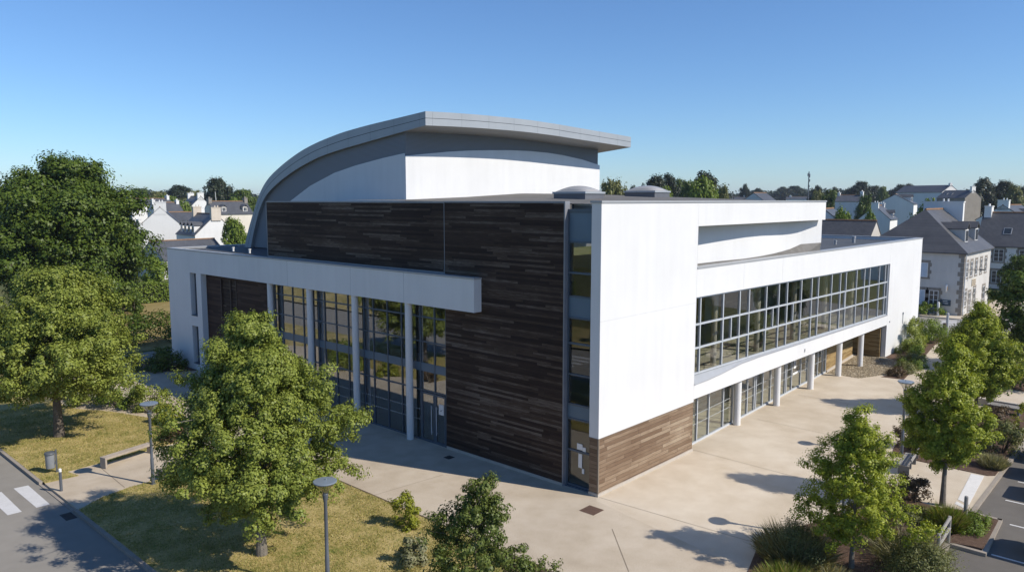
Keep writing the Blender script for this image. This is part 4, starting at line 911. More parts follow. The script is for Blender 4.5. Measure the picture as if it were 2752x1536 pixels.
FT = [
 (589, 486, 260, 72, 'dark', 'dark round oak rising over the slate roof with two dormers', 0),
 (372, 508, 320, 66, 'mid', 'tree behind the long pale-chimneyed roof, left end', 1),
 (422, 516, 330, 52, 'olive', 'olive tree between two far crowns left of the domed one', 0),
 (482, 502, 350, 92, 'dark', 'wide domed dark crown on the left skyline', 1),
 (455, 528, 280, 62, 'green', 'green crown below the domed dark one', 0),
 (525, 516, 330, 62, 'olive', 'olive tree on the skyline left of the dark oak', 1),
 (496, 541, 205, 52, 'green', 'round green bush beside the far white gable', 1),
 (650, 516, 250, 66, 'mid', 'tree touching the foot of the arched roof', 0),
 (628, 530, 235, 44, 'green', 'smaller green tree left of the arched roof foot', 1),
 (632, 590, 128, 62, 'green', 'leafy tree right of the white gable with tall chimney', 0),
 (300, 520, 300, 90, 'mid', 'tree peeping past the tallest tree crown', 1),
 (1650, 489, 150, 74, 'olive', 'bronze-green tree beside the right end of the auditorium wall', 0),
 (1702, 506, 240, 42, 'dark', 'low dark tree left of the second skylight', 1),
 (1758, 482, 215, 74, 'dark', 'dark tree over the second skylight', 0),
 (1800, 475, 225, 62, 'dark', 'taller dark tree behind the second skylight', 1),
 (1786, 502, 175, 62, 'green', 'green tree right behind the second skylight', 1),
 (1826, 490, 240, 44, 'mid', 'slender tree right of the second skylight', 0),
 (1893, 471, 200, 104, 'dark', 'largest dark crown above the white beam', 1),
 (1893, 486, 165, 78, 'green', 'bright green tree in front of the largest dark crown', 0),
 (1852, 497, 190, 50, 'mid', 'dark flank tree left of the bright green one', 0),
 (1945, 508, 190, 42, 'olive', 'low olive tree right of the bright green one', 1),
 (2003, 499, 420, 24, 'dark', 'small dark tree just left of the lone slate roof', 0),
 (2036, 508, 560, 40, 'dark', 'distant tree behind the lone slate roof', 1),
 (2106, 504, 620, 44, 'dark', 'left crown of the far grove by the mast', 1),
 (2140, 502, 620, 52, 'dark', 'right crown of the far grove by the mast', 0),
 (2200, 503, 330, 36, 'dark', 'dark tree right of the mast', 1),
 (2200, 516, 240, 40, 'olive', 'olive tree at the foot of the mast', 0),
 (2236, 517, 230, 46, 'mid', 'tall dark tree at the end of the white beam', 0),
 (2245, 506, 400, 30, 'dark', 'distant dark tree left of the white chimneyed house', 1),
 (2312, 493, 380, 62, 'dark', 'rounded dark tree behind the white chimneyed house', 0),
 (2350, 503, 380, 50, 'dark', 'dark tree between the white houses, on the skyline', 1),
 (2372, 506, 350, 24, 'mid', 'narrow conifer on the skyline above the dormered house', 0),
 (2420, 500, 420, 50, 'dark', 'dark crown left of the long upper house', 0),
 (2446, 497, 420, 40, 'dark', 'dark crown touching the long upper house', 1),
 (2324, 529, 185, 44, 'mid', 'round dark bush tree before the white chimneyed house', 1),
 (2268, 568, 112, 56, 'green', 'fresh green tree left of the granite chimney', 0),
 (2340, 562, 140, 36, 'green', 'small fresh bush above the long slate ridge', 1),
 (2500, 534, 150, 66, 'green', 'bright bushy tree before the long upper house', 1),
 (2648, 486, 235, 82, 'dark', 'big dark pine on the right skyline', 1),
 (2695, 494, 235, 62, 'dark', 'pine beside the big one on the right skyline', 0),
 (2726, 503, 225, 50, 'olive', 'lower pine right of the pair, by the border', 1),
 (2620, 523, 240, 50, 'dark', 'dark flank pine left of the big one', 0),
 (2748, 508, 260, 30, 'dark', 'dark tree at the very right border', 0),
 (2742, 690, 96, 66, 'mid', 'dense tree in the garden of the shuttered white house', 1),
]
for t_ in FT: ftree(*t_)
# one far-off wood on the skyline
rng = np.random.default_rng(5); C = []; N = []
for k in range(620):
    a = rng.uniform(-.72, .72); d = rng.uniform(600, 1150); x = CAM[0] + d * (FW[0] * math.cos(a) + RT[0] * math.sin(a)); y = CAM[1] + d * (FW[1] * math.cos(a) + RT[1] * math.sin(a))
    h = rng.uniform(7, 12) * (.75 + .4 * math.sin(a * 17 + 1) * math.sin(a * 7)); g = terr(x, y); w = rng.uniform(6, 12)
    q = nrm(rng.normal(size=(46, 3))) * rng.uniform(.5, 1, (46, 1)) ** .4
    C.append(np.array([x, y, g + h * .5]) + q * np.array([w, w, h * .55])); N.append(q + rng.normal(size=(46, 3)) * .4 + np.array([0, 0, .4]))
C = np.vstack(C); N = np.vstack(N)
o = bpy.data.objects.new('far_woodland', leaves('far_woodland', C, N, 3.2 * rng.uniform(.7, 1.3, len(C)), rng, LF_G)); COL.objects.link(o); tag(o, 'distant dark woodland along the skyline', 'woodland', kind='stuff')
# ------------------------------------------------------------------ houses of the village
SLATE = m_slate('slate_roof', (.045, .048, .055), (.105, .108, .115), (.15, .145, .13))
SLATEB = m_slate('old_slate_roof', (.05, .05, .052), (.115, .112, .11), (.17, .16, .12))
RIDGE = mat('clay_ridge', (.28, .16, .085), .8, .2, .3, 3)
GRANITE = m_ground('granite_block', [(.3, (.19, .17, .145)), (.7, (.33, .30, .26))], .6, 4, 30, (.3, .4, .3), .6, 40, .02)
CHIM = m_stucco('chimney_render', (.66, .58, .48), .2)
HGLASS = mat('house_window_dark', (.03, .038, .045), .12, .6, .3)
SHUT = mat('pale_blue_shutter', (.50, .58, .66), .6)
WFRAME = mat('white_window_frame', (.74, .74, .73), .5)
DOORM = mat('dark_door', (.06, .06, .065), .5)
def house(name, label, c, az, L, Wd, zb, ze, zr, wall=HWHITE, roof=SLATE, chim=(), dorm=(), wins=(), sky=(), group='village houses beyond the hall', ridge=True, ov=.18, surround=None, cat='house', hip=0):
    """gabled house: ridge along local x; zb base, ze eave, zr ridge (world heights)"""
    root = empty(name, (c[0], c[1], zb), az, label, cat, group); E = ze - zb; Rr = zr - zb; l2, w2 = L / 2, Wd / 2
    b = MB(); x0 = -l2 + hip
    if hip == 0: b.wallprism([(-w2, -3), (w2, -3), (w2, E), (0, Rr - .06), (-w2, E)], 'x', -l2, l2)
    else: b.box(-l2, l2, -w2, w2, -3, E); b.mesh([(-l2 + .01, -w2, E), (l2, -w2, E), (l2, w2, E), (-l2 + .01, w2, E), (x0, 0, Rr - .08), (l2, 0, Rr - .08)], [(0, 1, 5, 4), (2, 3, 4, 5), (1, 2, 5), (3, 0, 4)])
    b.build('wall', wall, root)
    sl = (Rr - E) / w2; b = MB(); t = .12; o = ov; ex = .05
    if hip == 0:
        for s in (-1, 1):
            P = [(-l2 - ex, s * (w2 + o), E - o * sl), (l2 + ex, s * (w2 + o), E - o * sl), (l2 + ex, 0, Rr), (-l2 - ex, 0, Rr)]
            Q = [(p[0], p[1], p[2] + t) for p in P]; b.mesh(P + Q, [(0, 1, 2, 3), (4, 5, 6, 7), (0, 1, 5, 4), (1, 2, 6, 5), (2, 3, 7, 6), (3, 0, 4, 7)])
    else:
        eo = o; zz = E - o * sl
        P = [(-l2 - eo, -w2 - eo, zz), (l2 + ex, -w2 - eo, zz), (l2 + ex, w2 + eo, zz), (-l2 - eo, w2 + eo, zz), (x0, 0, Rr), (l2 + ex, 0, Rr)]
        Q = [(p[0], p[1], p[2] + t) for p in P]
        b.mesh(P + Q, [(6, 7, 11, 10), (8, 9, 10, 11), (9, 6, 10), (0, 1, 7, 6), (1, 2, 8, 7), (2, 3, 9, 8), (3, 0, 6, 9), (7, 8, 11)])
    rf = b.build('roof', roof, root)
    if ridge:
        b = MB(); b.tube([(x0 - ex if hip == 0 else x0, 0, Rr + t), (l2 + ex, 0, Rr + t)], [.13, .13], 6); b.build('ridge_tiles', RIDGE, rf)
    for ch in chim:
        xx, cw, cd, h = ch[:4]; m_ = ch[4] if len(ch) > 4 else wall
        b = MB(); b.box(xx - cw / 2, xx + cw / 2, -cd / 2, cd / 2, Rr - cd / 2 * sl - .3, Rr + h); b.box(xx - cw / 2 - .06, xx + cw / 2 + .06, -cd / 2 - .06, cd / 2 + .06, Rr + h, Rr + h + .14)
        for k in range(max(1, int(min(cd, 1.4) / .5))): yy = -min(cd, 1.4) / 2 + .25 + k * .5; b.lathe([(.11, 0), (.09, .32)], (xx, yy, Rr + h + .14), 8)
        b.build('chimney', m_, rf)
    for (xx, s, h0, w, h) in dorm:      # h0 sill height above eave
        yb = w2 - h0 / sl; yt = w2 - (h0 + h) / sl; z0 = E + h0
        b = MB(); b.box(xx - w / 2, xx + w / 2, min(s * yb, s * max(0, yt - .6)), max(s * yb, s * max(0, yt - .6)), z0 - .05, z0 + h); d = b.build('dormer', wall if group else wall, rf)
        b = MB(); pk = z0 + h + w * .42
        for k in (-1, 1):
            P = [(xx + k * (w / 2 + .12), s * (yb + .18), z0 + h - .08), (xx, s * (yb + .18), pk), (xx, s * max(-.2, yt - 1.1), pk), (xx + k * (w / 2 + .12), s * max(-.2, yt - 1.1), z0 + h - .08)]
            Q = [(p[0], p[1], p[2] + .09) for p in P]; b.mesh(P + Q, [(0, 1, 2, 3), (4, 5, 6, 7), (0, 1, 5, 4), (1, 2, 6, 5), (2, 3, 7, 6), (3, 0, 4, 7)])
        b.mesh([(xx - w / 2, s * yb, z0 + h - .05), (xx + w / 2, s * yb, z0 + h - .05), (xx, s * yb, pk)], [(0, 1, 2)])
        b.build('dormer_roof', roof, d)
        b = MB(); b.box(xx - w / 2 + .1, xx + w / 2 - .1, min(s * yb, s * (yb + .03)), max(s * yb, s * (yb + .03)), z0 + .12, z0 + h - .12)
        b.box(xx - w / 2 + .18, xx - .03, min(s * (yb + .03), s * (yb + .04)), max(s * (yb + .03), s * (yb + .04)), z0 + .2, z0 + h - .2, 1); b.box(xx + .03, xx + w / 2 - .18, min(s * (yb + .03), s * (yb + .04)), max(s * (yb + .03), s * (yb + .04)), z0 + .2, z0 + h - .2, 1)
        b.build('window', [WFRAME, HGLASS], d)
    for wn in wins:                      # (face, s, z, w, h[, kind])
        fc, s, z, w, h = wn[:5]; kind = wn[5] if len(wn) > 5 else 'win'
        def bx(b, a0, a1, d0, d1, z0, z1, m=0):
            if fc[1] == 'y': 
                k = 1 if fc[0] == '+' else -1; b.box(a0, a1, min(k * (w2 + d0), k * (w2 + d1)), max(k * (w2 + d0), k * (w2 + d1)), z0, z1, m)
            else:
                k = 1 if fc[0] == '+' else -1; b.box(min(k * (l2 + d0), k * (l2 + d1)), max(k * (l2 + d0), k * (l2 + d1)), a0, a1, z0, z1, m)
        if kind == 'sign': continue
        b = MB(); fw = .07
        if surround and kind != 'door2':
            q = .24
            m = MB(); bx(m, s - w / 2 - q, s + w / 2 + q, .0, .03, z + h, z + h + q + .05); bx(m, s - w / 2 - q, s + w / 2 + q, .0, .045, z - q * .8, z)
            nq = max(2, int(h / .38))
            for k in range(nq):
                e = q + (.12 if k % 2 else -.04); za, zc = z + h * k / nq, z + h * (k + 1) / nq
                bx(m, s - w / 2 - e, s - w / 2, .0, .03, za, zc); bx(m, s + w / 2, s + w / 2 + e, .0, .03, za, zc)
            m.build('stone_surround', surround, root)
        bx(b, s - w / 2, s - w / 2 + fw, -.02, .02, z, z + h); bx(b, s + w / 2 - fw, s + w / 2, -.02, .02, z, z + h); bx(b, s - w / 2 + fw, s + w / 2 - fw, -.02, .02, z, z + fw); bx(b, s - w / 2 + fw, s + w / 2 - fw, -.02, .02, z + h - fw, z + h)
        if kind == 'shut': bx(b, s - w / 2 + fw, s + w / 2 - fw, -.03, .015, z + fw, z + h - fw, 1)
        elif w > .5:
            bx(b, s - .04, s + .04, -.02, .018, z + fw, z + h - fw)
            if h > 1.0: 
                for fz in (.36, .68): bx(b, s - w / 2 + fw, s - .04, -.02, .012, z + h * fz - .02, z + h * fz + .02); bx(b, s + .04, s + w / 2 - fw, -.02, .012, z + h * fz - .02, z + h * fz + .02)
        wo = b.build('window' if kind != 'door' else 'door', [WFRAME, SHUT], root)
        m = MB(); bx(m, s - w / 2 + fw, s + w / 2 - fw, .0, .006, z + fw, z + h - fw); m.build('pane', HGLASS if kind != 'shut' else SHUT, wo)
    for (xx, s, f, w, h) in sky:
        y = w2 * (1 - f); z = E + w2 * f * sl; u_ = np.array([0, -s, sl]) / math.hypot(1, sl); nn = np.array([0, s * sl, 1]) / math.hypot(1, sl)
        b = MB(); cc = np.array([xx, s * y, z + t])
        def pl(k0, k1, j0, j1, d0, d1, m):
            V = [tuple(cc + np.array([a, 0, 0]) + u_ * e + nn * d) for d in (d0, d1) for a, e in ((k0, j0), (k1, j0), (k1, j1), (k0, j1))]
            b.mesh(V, [(3, 2, 1, 0), (4, 5, 6, 7), (0, 1, 5, 4), (1, 2, 6, 5), (2, 3, 7, 6), (3, 0, 4, 7)], m)
        pl(-w / 2, w / 2, -h / 2, h / 2, .0, .07, 0); pl(-w / 2 + .08, w / 2 - .08, -h / 2 + .08, h / 2 - .08, .07, .085, 1)
        b.build('roof_window', [COPING, HGLASS], rf)
    return root
def hs(name, label, px, d, pyr, pye, L, Wd, az, **k):
    """house by its middle: azimuth px at d metres; pyr / pye heights of ridge and eave read at that distance"""
    x, y, zr = R(px, pyr, d); ze = R(px, pye, d)[2]; zb = terr(x, y) - .1
    ze = max(ze, zb + 1.8)
    return house(name, label, (x, y), az, L, Wd, zb, ze, zr, **k)
Uaz, Vaz = 0.0, math.pi / 2
# left of the hall
hs('slate_barn', 'low slate-roofed barn just behind the low left roof', 492, 124, 646, 690, 11.5, 7.5, -AZ + .88, wall=ROUGHW)
hs('gabled_house', 'white house whose tall blank gable faces left of the dormer house', 433, 152, 557, 607, 8.5, 8.0, 1.12, chim=((-3.9, .8, 2.2, 1.0),))
hs('slate_house', 'slate-roofed white house behind the tall blank gable', 488, 158, 571, 591, 9.5, 6.0, -AZ + .75, chim=((4.3, .7, 1.3, .9),), wins=(('-y', 2.2, .9, .9, 1.2),))
hs('back_house', 'small slate house behind the tall blank gable, with white chimneys', 443, 185, 545, 567, 6.5, 5, -AZ + .75, chim=((2.9, .7, 1.1, .5), (-2.9, .7, 1.1, .6)))
hs('dormer_house', 'white gabled house with a row of dormers and broad cream chimney', 553, 140, 575, 628, 10.5, 7.6, Vaz - .12, chim=((-5.0, .9, 1.7, 1.15, CHIM), (5.0, .9, 1.5, 1.2, CHIM)), dorm=((-3.3, 1, .3, 1.2, 1.4), (-1.2, 1, .3, 1.2, 1.4), (.9, 1, .3, 1.2, 1.4), (3.0, 1, .3, 1.2, 1.4)))
hs('gabled_house', 'far white gable with two chimneys below the dark oak', 525, 215, 528, 561, 9.0, 7.0, Vaz - .12, chim=((-4.1, .8, 1.7, .9), (4.1, .8, 1.7, .9)), dorm=((-1.5, 1, .3, 1.1, 1.2), (1.5, 1, .3, 1.1, 1.2)))
hs('slate_house', 'cream house with two dormers and end chimneys near the arched roof', 611, 180, 542, 574, 9.3, 7.0, -AZ + .72, wall=CREAM, chim=((-4.4, .8, 1.2, .7, GRANITE), (4.4, .8, 1.2, .8, GRANITE)), dorm=((-2.3, -1, .45, 1.1, 1.2), (2.9, -1, .45, 1.1, 1.2)), wins=(('-y', 1.6, .9, 1.3, 1.9, 'shut'), ('-y', -2.2, .9, 1.0, 1.4)))
hs('long_house', 'long low roof with a pale chimney behind the tallest tree', 398, 240, 534, 550, 13, 6.5, -AZ + .78, chim=((6.0, .8, 1.6, .9), (-6.0, .8, 1.6, .7)))
hs('white_house', 'white wall glimpsed through the tallest tree', 330, 190, 600, 640, 10, 7, -AZ + .8, chim=((4, .8, 1.4, .8),))
# right of the hall, beyond the street
hs('slate_house', 'lone grey slate roof over the white beam, left of the mast', 2042, 215, 519, 545, 7.5, 8, -AZ + .70, chim=())
hs('chimney_house', 'white house with two chimneys and a strip of small panes', 2285, 205, 525, 541, 6.3, 6.5, Vaz + .15, chim=((-2.9, .7, 1.2, .9), (2.8, .6, 1.0, .6)), wins=(('+y', 1.0, 1.6, 1.6, .8),))
hs('gabled_house', 'small shaded gable with a chimney in front of the dormered house', 2362, 165, 553, 588, 9, 6.2, Uaz + .12, chim=((-4.2, .8, 1.4, .6), (3.6, .7, 1.1, .4)), dorm=((1.5, -1, .3, 1.4, 1.0),))
hs('dormered_house', 'white village house with slanting dormers and lit right side', 2412, 195, 523, 548, 11, 8.5, Uaz + .18, dorm=((-2.0, -1, .5, 1.6, 1.3), (1.4, -1, .5, 1.6, 1.3)), wins=(('-y', -3.5, .5, 1.4, 1.8), ('-x', 1.5, .6, 1.1, 1.5)))
hs('long_house', 'long upper house with three windows under a dark roof', 2492, 250, 499, 517, 17, 8, Vaz - .42, wins=(('+y', 5.5, 3.9, 1.2, 1.1), ('+y', 2.6, 3.9, 1.8, 1.0, 'shut'), ('+y', -4.5, 3.9, 1.3, 1.3)), ridge=False, chim=((-8.2, .6, 1.0, .5),))
hs('stone_house', 'grey stone house right of the long upper house', 2578, 225, 512, 532, 9.0, 7.0, Vaz - .42, wall=GRANITE, chim=((-4.2, .6, 1.6, 1.0, HWHITE),), sky=((2.8, 1, .5, .9, .9), (1.2, 1, .5, .9, .9)), ridge=False, wins=(('+y', -1.8, 2.4, 3.2, 1.0),))
hs('gabled_house', 'shaded gable with a central chimney at the right border', 2720, 140, 552, 590, 10, 8.4, Uaz - .12, chim=((-4.6, .8, 1.8, .9),), dorm=((0, -1, .4, 1.4, 1.0),))
hs('low_house', 'pale low roof showing just right of the white beam', 2228, 118, 562, 604, 9, 6, Uaz + .2, wall=HWHITE)
hs('flat_annex', 'dark low annex roof between beam and granite chimney', 2245, 108, 600, 622, 7, 5, Vaz - .1, wall=HWHITE, ridge=False)
hs('far_cottage', 'tiny far cottage left of the mast', 2150, 420, 529, 535, 14, 7, Vaz + .3, chim=((5, .9, 1.2, .6),))
hs('far_cottage', 'tiny far cottage right of the largest dark crown', 1975, 420, 529, 536, 16, 7, Vaz + .3, chim=((-5, .9, 1.2, .6),))
# granite-trimmed stone house on the corner
hx, hy = 67.4, .72; HL = 6.7
ht = house('stone_house', 'cream corner house with granite quoins, hipped slate roof and lit sign', (hx + HL, hy + 5.3), 0, 2 * HL, 10.6, -.1, 7.0, 11.3, wall=ROUGHW, roof=SLATEB, hip=4.9,
      dorm=((-2.2, -1, .7, 1.5, 1.6), (2.7, -1, .7, 1.5, 1.6)), chim=((HL - .3, .7, 4.4, .9, HWHITE),), surround=GRANITE, ov=.35,
      wins=(('-y', -5.2, 4.2, .9, 1.65), ('-y', -3.1, 4.2, .9, 1.65), ('-y', -.8, 4.2, .9, 1.65), ('-y', 1.7, 4.2, .9, 1.65), ('-y', 4.2, 4.2, .9, 1.65),
            ('-y', -5.3, 1.0, 1.1, 1.7), ('-y', -3.2, .1, 1.0, 2.3, 'door'), ('-y', -.9, .7, 1.1, 2.0), ('-y', 4.0, .1, 1.3, 2.4, 'door'),
            ('-x', -1.25, 4.1, 1.15, 1.6, 'shut'), ('-x', -2.55, 1.05, .95, 1.65), ('-x', -1.2, 1.05, 1.0, 1.65, 'shut')))
m = MB()
for k in range(14):
    z = .0 + k * .49; e = .55 if k % 2 else .32; g = .32 if k % 2 else .55
    m.box(-HL - .03, -HL + g, -5.3 - .03, -5.3 + .06, z, z + .46); m.box(-HL - .03, -HL + .06, -5.3 + .06, -5.3 + e, z, z + .46)
m.build('quoin', GRANITE, ht)
m = MB(); m.box(-HL - .2, HL, -5.45, -5.3, 6.78, 6.98); m.box(-HL - .15, -HL, -5.3, 5.3, 6.78, 6.98); m.build('cornice', GRANITE, ht)
m = MB(); m.tube([(-HL + .25, -5.42, 0), (-HL + .25, -5.42, 6.8)], [.06, .06], 8); m.build('downpipe', WFRAME, ht)
m = MB(); m.tube([(-HL - .5, -3.87, 3.1), (-HL - .02, -3.87, 3.1)], [.03, .03], 6); m.build('sign_bracket', DOORM, ht)
m = MB(); n0 = [(.26 * math.cos(a), .42 * math.sin(a)) for a in np.linspace(0, 2 * math.pi, 25)[:-1]]
m.wallprism([(-HL - .4 + p[0], 3.05 + p[1]) for p in n0], 'y', -3.94, -3.80, 0); m.wallprism([(-HL - .4 + p[0] * .6, 3.05 + p[1] * .66) for p in n0], 'y', -3.95, -3.79, 1)
m.build('oval_sign', [mat('sign_white', (.74, .73, .70), .4), mat('sign_amber', (.55, .30, .10), .5)], ht)
m = MB(); m.box(-HL - .06, -HL, -4.27, -3.22, 1.1, 1.75, 0)
for (a, c, z0, z1) in ((-3.95, -3.5, 1.56, 1.64), (-4.02, -3.5, 1.40, 1.44), (-4.02, -3.7, 1.30, 1.34), (-3.45, -3.3, 1.18, 1.23)): m.box(-HL - .072, -HL - .06, a, c, z0, z1, 1)
m.build('wall_sign', [mat('sign_navy', (.03, .06, .09), .4), mat('sign_letter', (.62, .64, .66), .6)], ht)
m = MB(); m.box(-2.6, -.7, -5.36, -5.3, 3.0, 3.8, 0)
for k in range(3):
    for q in range(4): m.box(-2.45 + q * .43, -2.13 + q * .43 - (.08 if (k + q) % 2 else 0), -5.372, -5.36, 3.1 + k * .23, 3.22 + k * .23, 1)
m.build('shop_sign', [mat('sign_cream', (.55, .49, .38), .6), mat('sign_brown', (.20, .13, .08), .6)], ht)
m = MB(); m.tube([(-4.2, -5.3, 5.0), (-4.2, -6.3, 5.05)], [.03, .03], 6); m.box(-4.32, -4.08, -6.75, -6.25, 5.0, 5.12); m.build('wall_lamp', DOORM, ht)
house('roof_wing', 'long slate wing with clay ridge joining the corner house', (72.4, 20.6), Vaz, 18.5, 9.5, -.1, 5.6, 9.9, wall=ROUGHW, roof=SLATEB, chim=((9.0, .9, 1.6, 1.25, GRANITE),), dorm=((-6.9, 1, .4, 1.1, 1.1),), surround=None)
# shuttered white house beyond the alley
ix, iy, iz = R(2716, 737, 108)
house('shuttered_house', 'white house with stone-framed windows and two roof windows at right', (104, -7.5), Vaz + .02, 27, 9.5, -.1, 6.1, 10.6, wall=HWHITE, roof=SLATEB, surround=GRANITE, chim=((12.9, .9, 1.6, .9, HWHITE),), ridge=True,
      sky=((10.0, 1, .42, 1.0, 1.2), (6.0, 1, .42, 1.0, 1.2)), wins=(('+y', 10.6, 4.0, 1.2, 1.75), ('+y', 7.6, 4.0, 1.2, 1.75), ('+y', -.5, 3.8, 1.25, 1.8), ('+y', 10.7, 1.0, 1.2, 1.75), ('+y', 8.2, 1.0, 1.2, 1.75), ('+y', -.5, .9, 1.25, 1.8)))
# garden wall and gate pier at the alley end
m = MB(); m.box(97.9, 98.2, -7.0, -1.5, -.1, 1.5); m.box(97.84, 98.26, -7.0, -1.5, 1.5, 1.6); tag(m.build('garden_wall', GRANITE), 'dark granite garden wall at the end of the alley', 'wall')
m = MB(); m.box(95.8, 97.2, -4.9, -4.2, -.1, 1.75); m.box(95.7, 97.3, -5.0, -4.1, 1.75, 1.9); m.box(95.75, 95.8, -4.8, -4.4, .9, 1.1); tag(m.build('gate_pier', GRANITE), 'granite gate pier with a white capstone by the alley', 'gate pier')

# ------------------------------------------------------------------ street furniture
LAMPG = mat('lamp_grey_paint', (.10, .112, .13), .4, .5, .1)
DISC = mat('lamp_disc', (.19, .225, .26), .38, .4, .08)
CLEAR = m_glass('lamp_glass', (.80, .80, .76), .8, .03)
def lamp():
    root = empty('street_lamp', (0, 0, 0))
    m = MB(); m.lathe([(.11, 0), (.11, .04), (.075, .05), (.07, 1.2), (.06, 1.22), (.055, 3.02), (.085, 3.12), (.095, 3.26), (.06, 3.29)], seg=18); m.build('pole', LAMPG, root, smooth=True)
    m = MB(); m.lathe([(.07, 3.27), (.11, 3.34), (.20, 3.46), (.33, 3.61), (.325, 3.615), (.19, 3.47), (.09, 3.35)], seg=24); m.build('glass_cone', CLEAR, root, smooth=True)
    m = MB()
    for k in range(4): a = k * math.pi / 2 + .4; m.tube([(.07 * math.cos(a), .07 * math.sin(a), 3.27), (.25 * math.cos(a), .25 * math.sin(a), 3.63)], [.012, .01], 5)
    m.build('arm', LAMPG, root)
    m = MB(); m.lathe([(.05, 3.59), (.33, 3.62), (.37, 3.65), (.375, 3.675), (.36, 3.69), (.05, 3.705)], seg=32); m.lathe([(.03, 3.70), (.02, 3.75)], (.05, .02, 0), 8); m.build('disc_head', DISC, root, smooth=True)
    return root
lp0 = lamp()
tipA = np.array(G(1875, 1382)); tipB = np.array(G(2358, 1078)); back = -SD * 4.15
lp = [(G(412, 1301), 'grey disc-topped lamp beside the wooden benches and path'), (R(882, 1600, 23.0)[:2], 'grey disc-topped lamp in front of the round maple, foot below the frame'), (G(2423, 1220), 'grey disc-topped lamp on the forecourt beside the tall conical tree'),
      (G(2262, 1452), 'disc-topped lamp hidden behind the spire-shaped tree'), (G(2535, 1112), 'disc-topped lamp hidden behind the tall conical tree')]
for i, (p, l_) in enumerate(lp):
    o = lp0 if i == 0 else copy_tree(lp0)
    o.location = (p[0], p[1], 0.0); tag(o, l_, 'street lamp', 'disc-topped street lamps')
# slab benches
BENCHW = m_ground('silvered_timber', [(.3, (.30, .25, .20)), (.6, (.46, .40, .33)), (.75, (.52, .47, .40))], 1, 6, 40, (.3, .3, .3), .5, 60, .01)
def bench(p, q, label, m_):
    p, q = np.array(p), np.array(q); c = (p + q) / 2; d = q - p; L = np.linalg.norm(d)
    root = empty('slab_bench', (c[0], c[1], .02), math.atan2(d[1], d[0]), label, 'bench', 'slab benches along the path')
    m = MB()
    for k in range(4): y = -.21 + k * .105; m.box(-L / 2 + .09, L / 2 - .09, y, y + .097, .40, .50)
    m.build('seat', m_, root, bevel=.008)
    for s in (-1, 1):
        m = MB(); m.box(min(s * L / 2, s * (L / 2 - .09)), max(s * L / 2, s * (L / 2 - .09)), -.215, .21, -.02, .505); m.build('leg', m_, root, bevel=.012)
    return root
bench((-12.9, 19.15), (-10.45, 19.75), 'pale timber slab bench on the lawn edge beside the broad maple', BENCHW)
bench((-11.75, 15.6), (-9.4, 16.0), 'weathered slab bench half hidden behind the round maple', BENCHW)
# litter bin on its post
bx_, by_ = G(137, 1270)
root = empty('litter_bin', (bx_, by_, .02), AZ - 1.2, 'grey cylindrical litter bin hung on a post on the lawn', 'litter bin')
m = MB(); m.lathe([(.17, .22), (.19, .24), (.20, .86), (.185, .87)], seg=24); m.build('bin_body', mat('bin_steel', (.22, .235, .25), .4, .5), root, smooth=True)
m = MB(); m.lathe([(.225, .88), (.235, .90), (.21, .97), (.05, 1.0)], seg=24); m.build('lid', mat('bin_lid', (.10, .11, .12), .4), root, smooth=True)
m = MB(); m.box(.22, .28, -.05, .05, -.05, 1.06); m.box(.19, .23, -.08, .08, .4, .5); m.build('post', LAMPG, root)
def bollard(p, h, r, m1, label, capm=None, grp=None):
    root = empty('bollard', (p[0], p[1], 0), 0, label, 'bollard', grp)
    m = MB(); m.lathe([(r, -.1), (r, h * .86)], seg=16); m.build('post', m1, root, smooth=True)
    m = MB(); m.lathe([(r * 1.02, h * .86), (r * 1.02, h * .97), (r * .6, h)], seg=16); m.build('cap', capm or m1, root, smooth=True)
    return root
WHP = mat('white_paint', (.74, .74, .72), .5)
bollard(G(165, 1318), 1.0, .06, LAMPG, 'slim dark bollard with a white cap at the zebra crossing', WHP)
bollard(G(2520, 848), 1.5, .13, WHP, 'white post before the corner house sign')
bollard(G(2544, 897), 2.0, .12, mat('galvanised', (.42, .44, .46), .4), 'tall pale post standing by the zebra crossing of the street')
bollard(G(2537, 899), 1.1, .16, mat('brown_bollard', (.09, .07, .06), .6), 'short brown post beside the tall pale post')
bollard((55, -4.6), .9, .08, WHP, 'small white bollard by the street tree')
# mast on the skyline
mx, my, mz = R(2171, 540, 190); g0 = terr(mx, my)
root = empty('antenna_mast', (mx, my, g0), 0, 'tall thin antenna mast on the skyline above the white beam', 'mast')
m = MB(); m.tube([(0, 0, -.5), (0, 0, R(2171, 461, 190)[2] - g0)], [.22, .13], 8); m.build('pole', LAMPG, root)
zt_ = R(2171, 461, 190)[2] - g0
m = MB()
for k, (dx, dz, h) in enumerate(((.45, -1.0, .9), (-.5, -.8, .7), (.5, -2.2, .6), (.4, -3.6, .5), (-.3, -4.8, .4))): m.box(dx - .12, dx + .12, -.12, .12, zt_ + dz - h / 2, zt_ + dz + h / 2); m.box(min(0, dx), max(0, dx), -.03, .03, zt_ + dz - .04, zt_ + dz + .04)
m.build('aerial', LAMPG, root)
px_ = R(586, 560, 182); m = MB(); m.tube([(px_[0], px_[1], px_[2] - 6), (px_[0] - .4, px_[1] + .3, R(580, 515, 182)[2])], [.09, .05], 6); tag(m.build('aerial_pole', WFRAME), 'thin white aerial pole above the cream dormer house', 'pole')
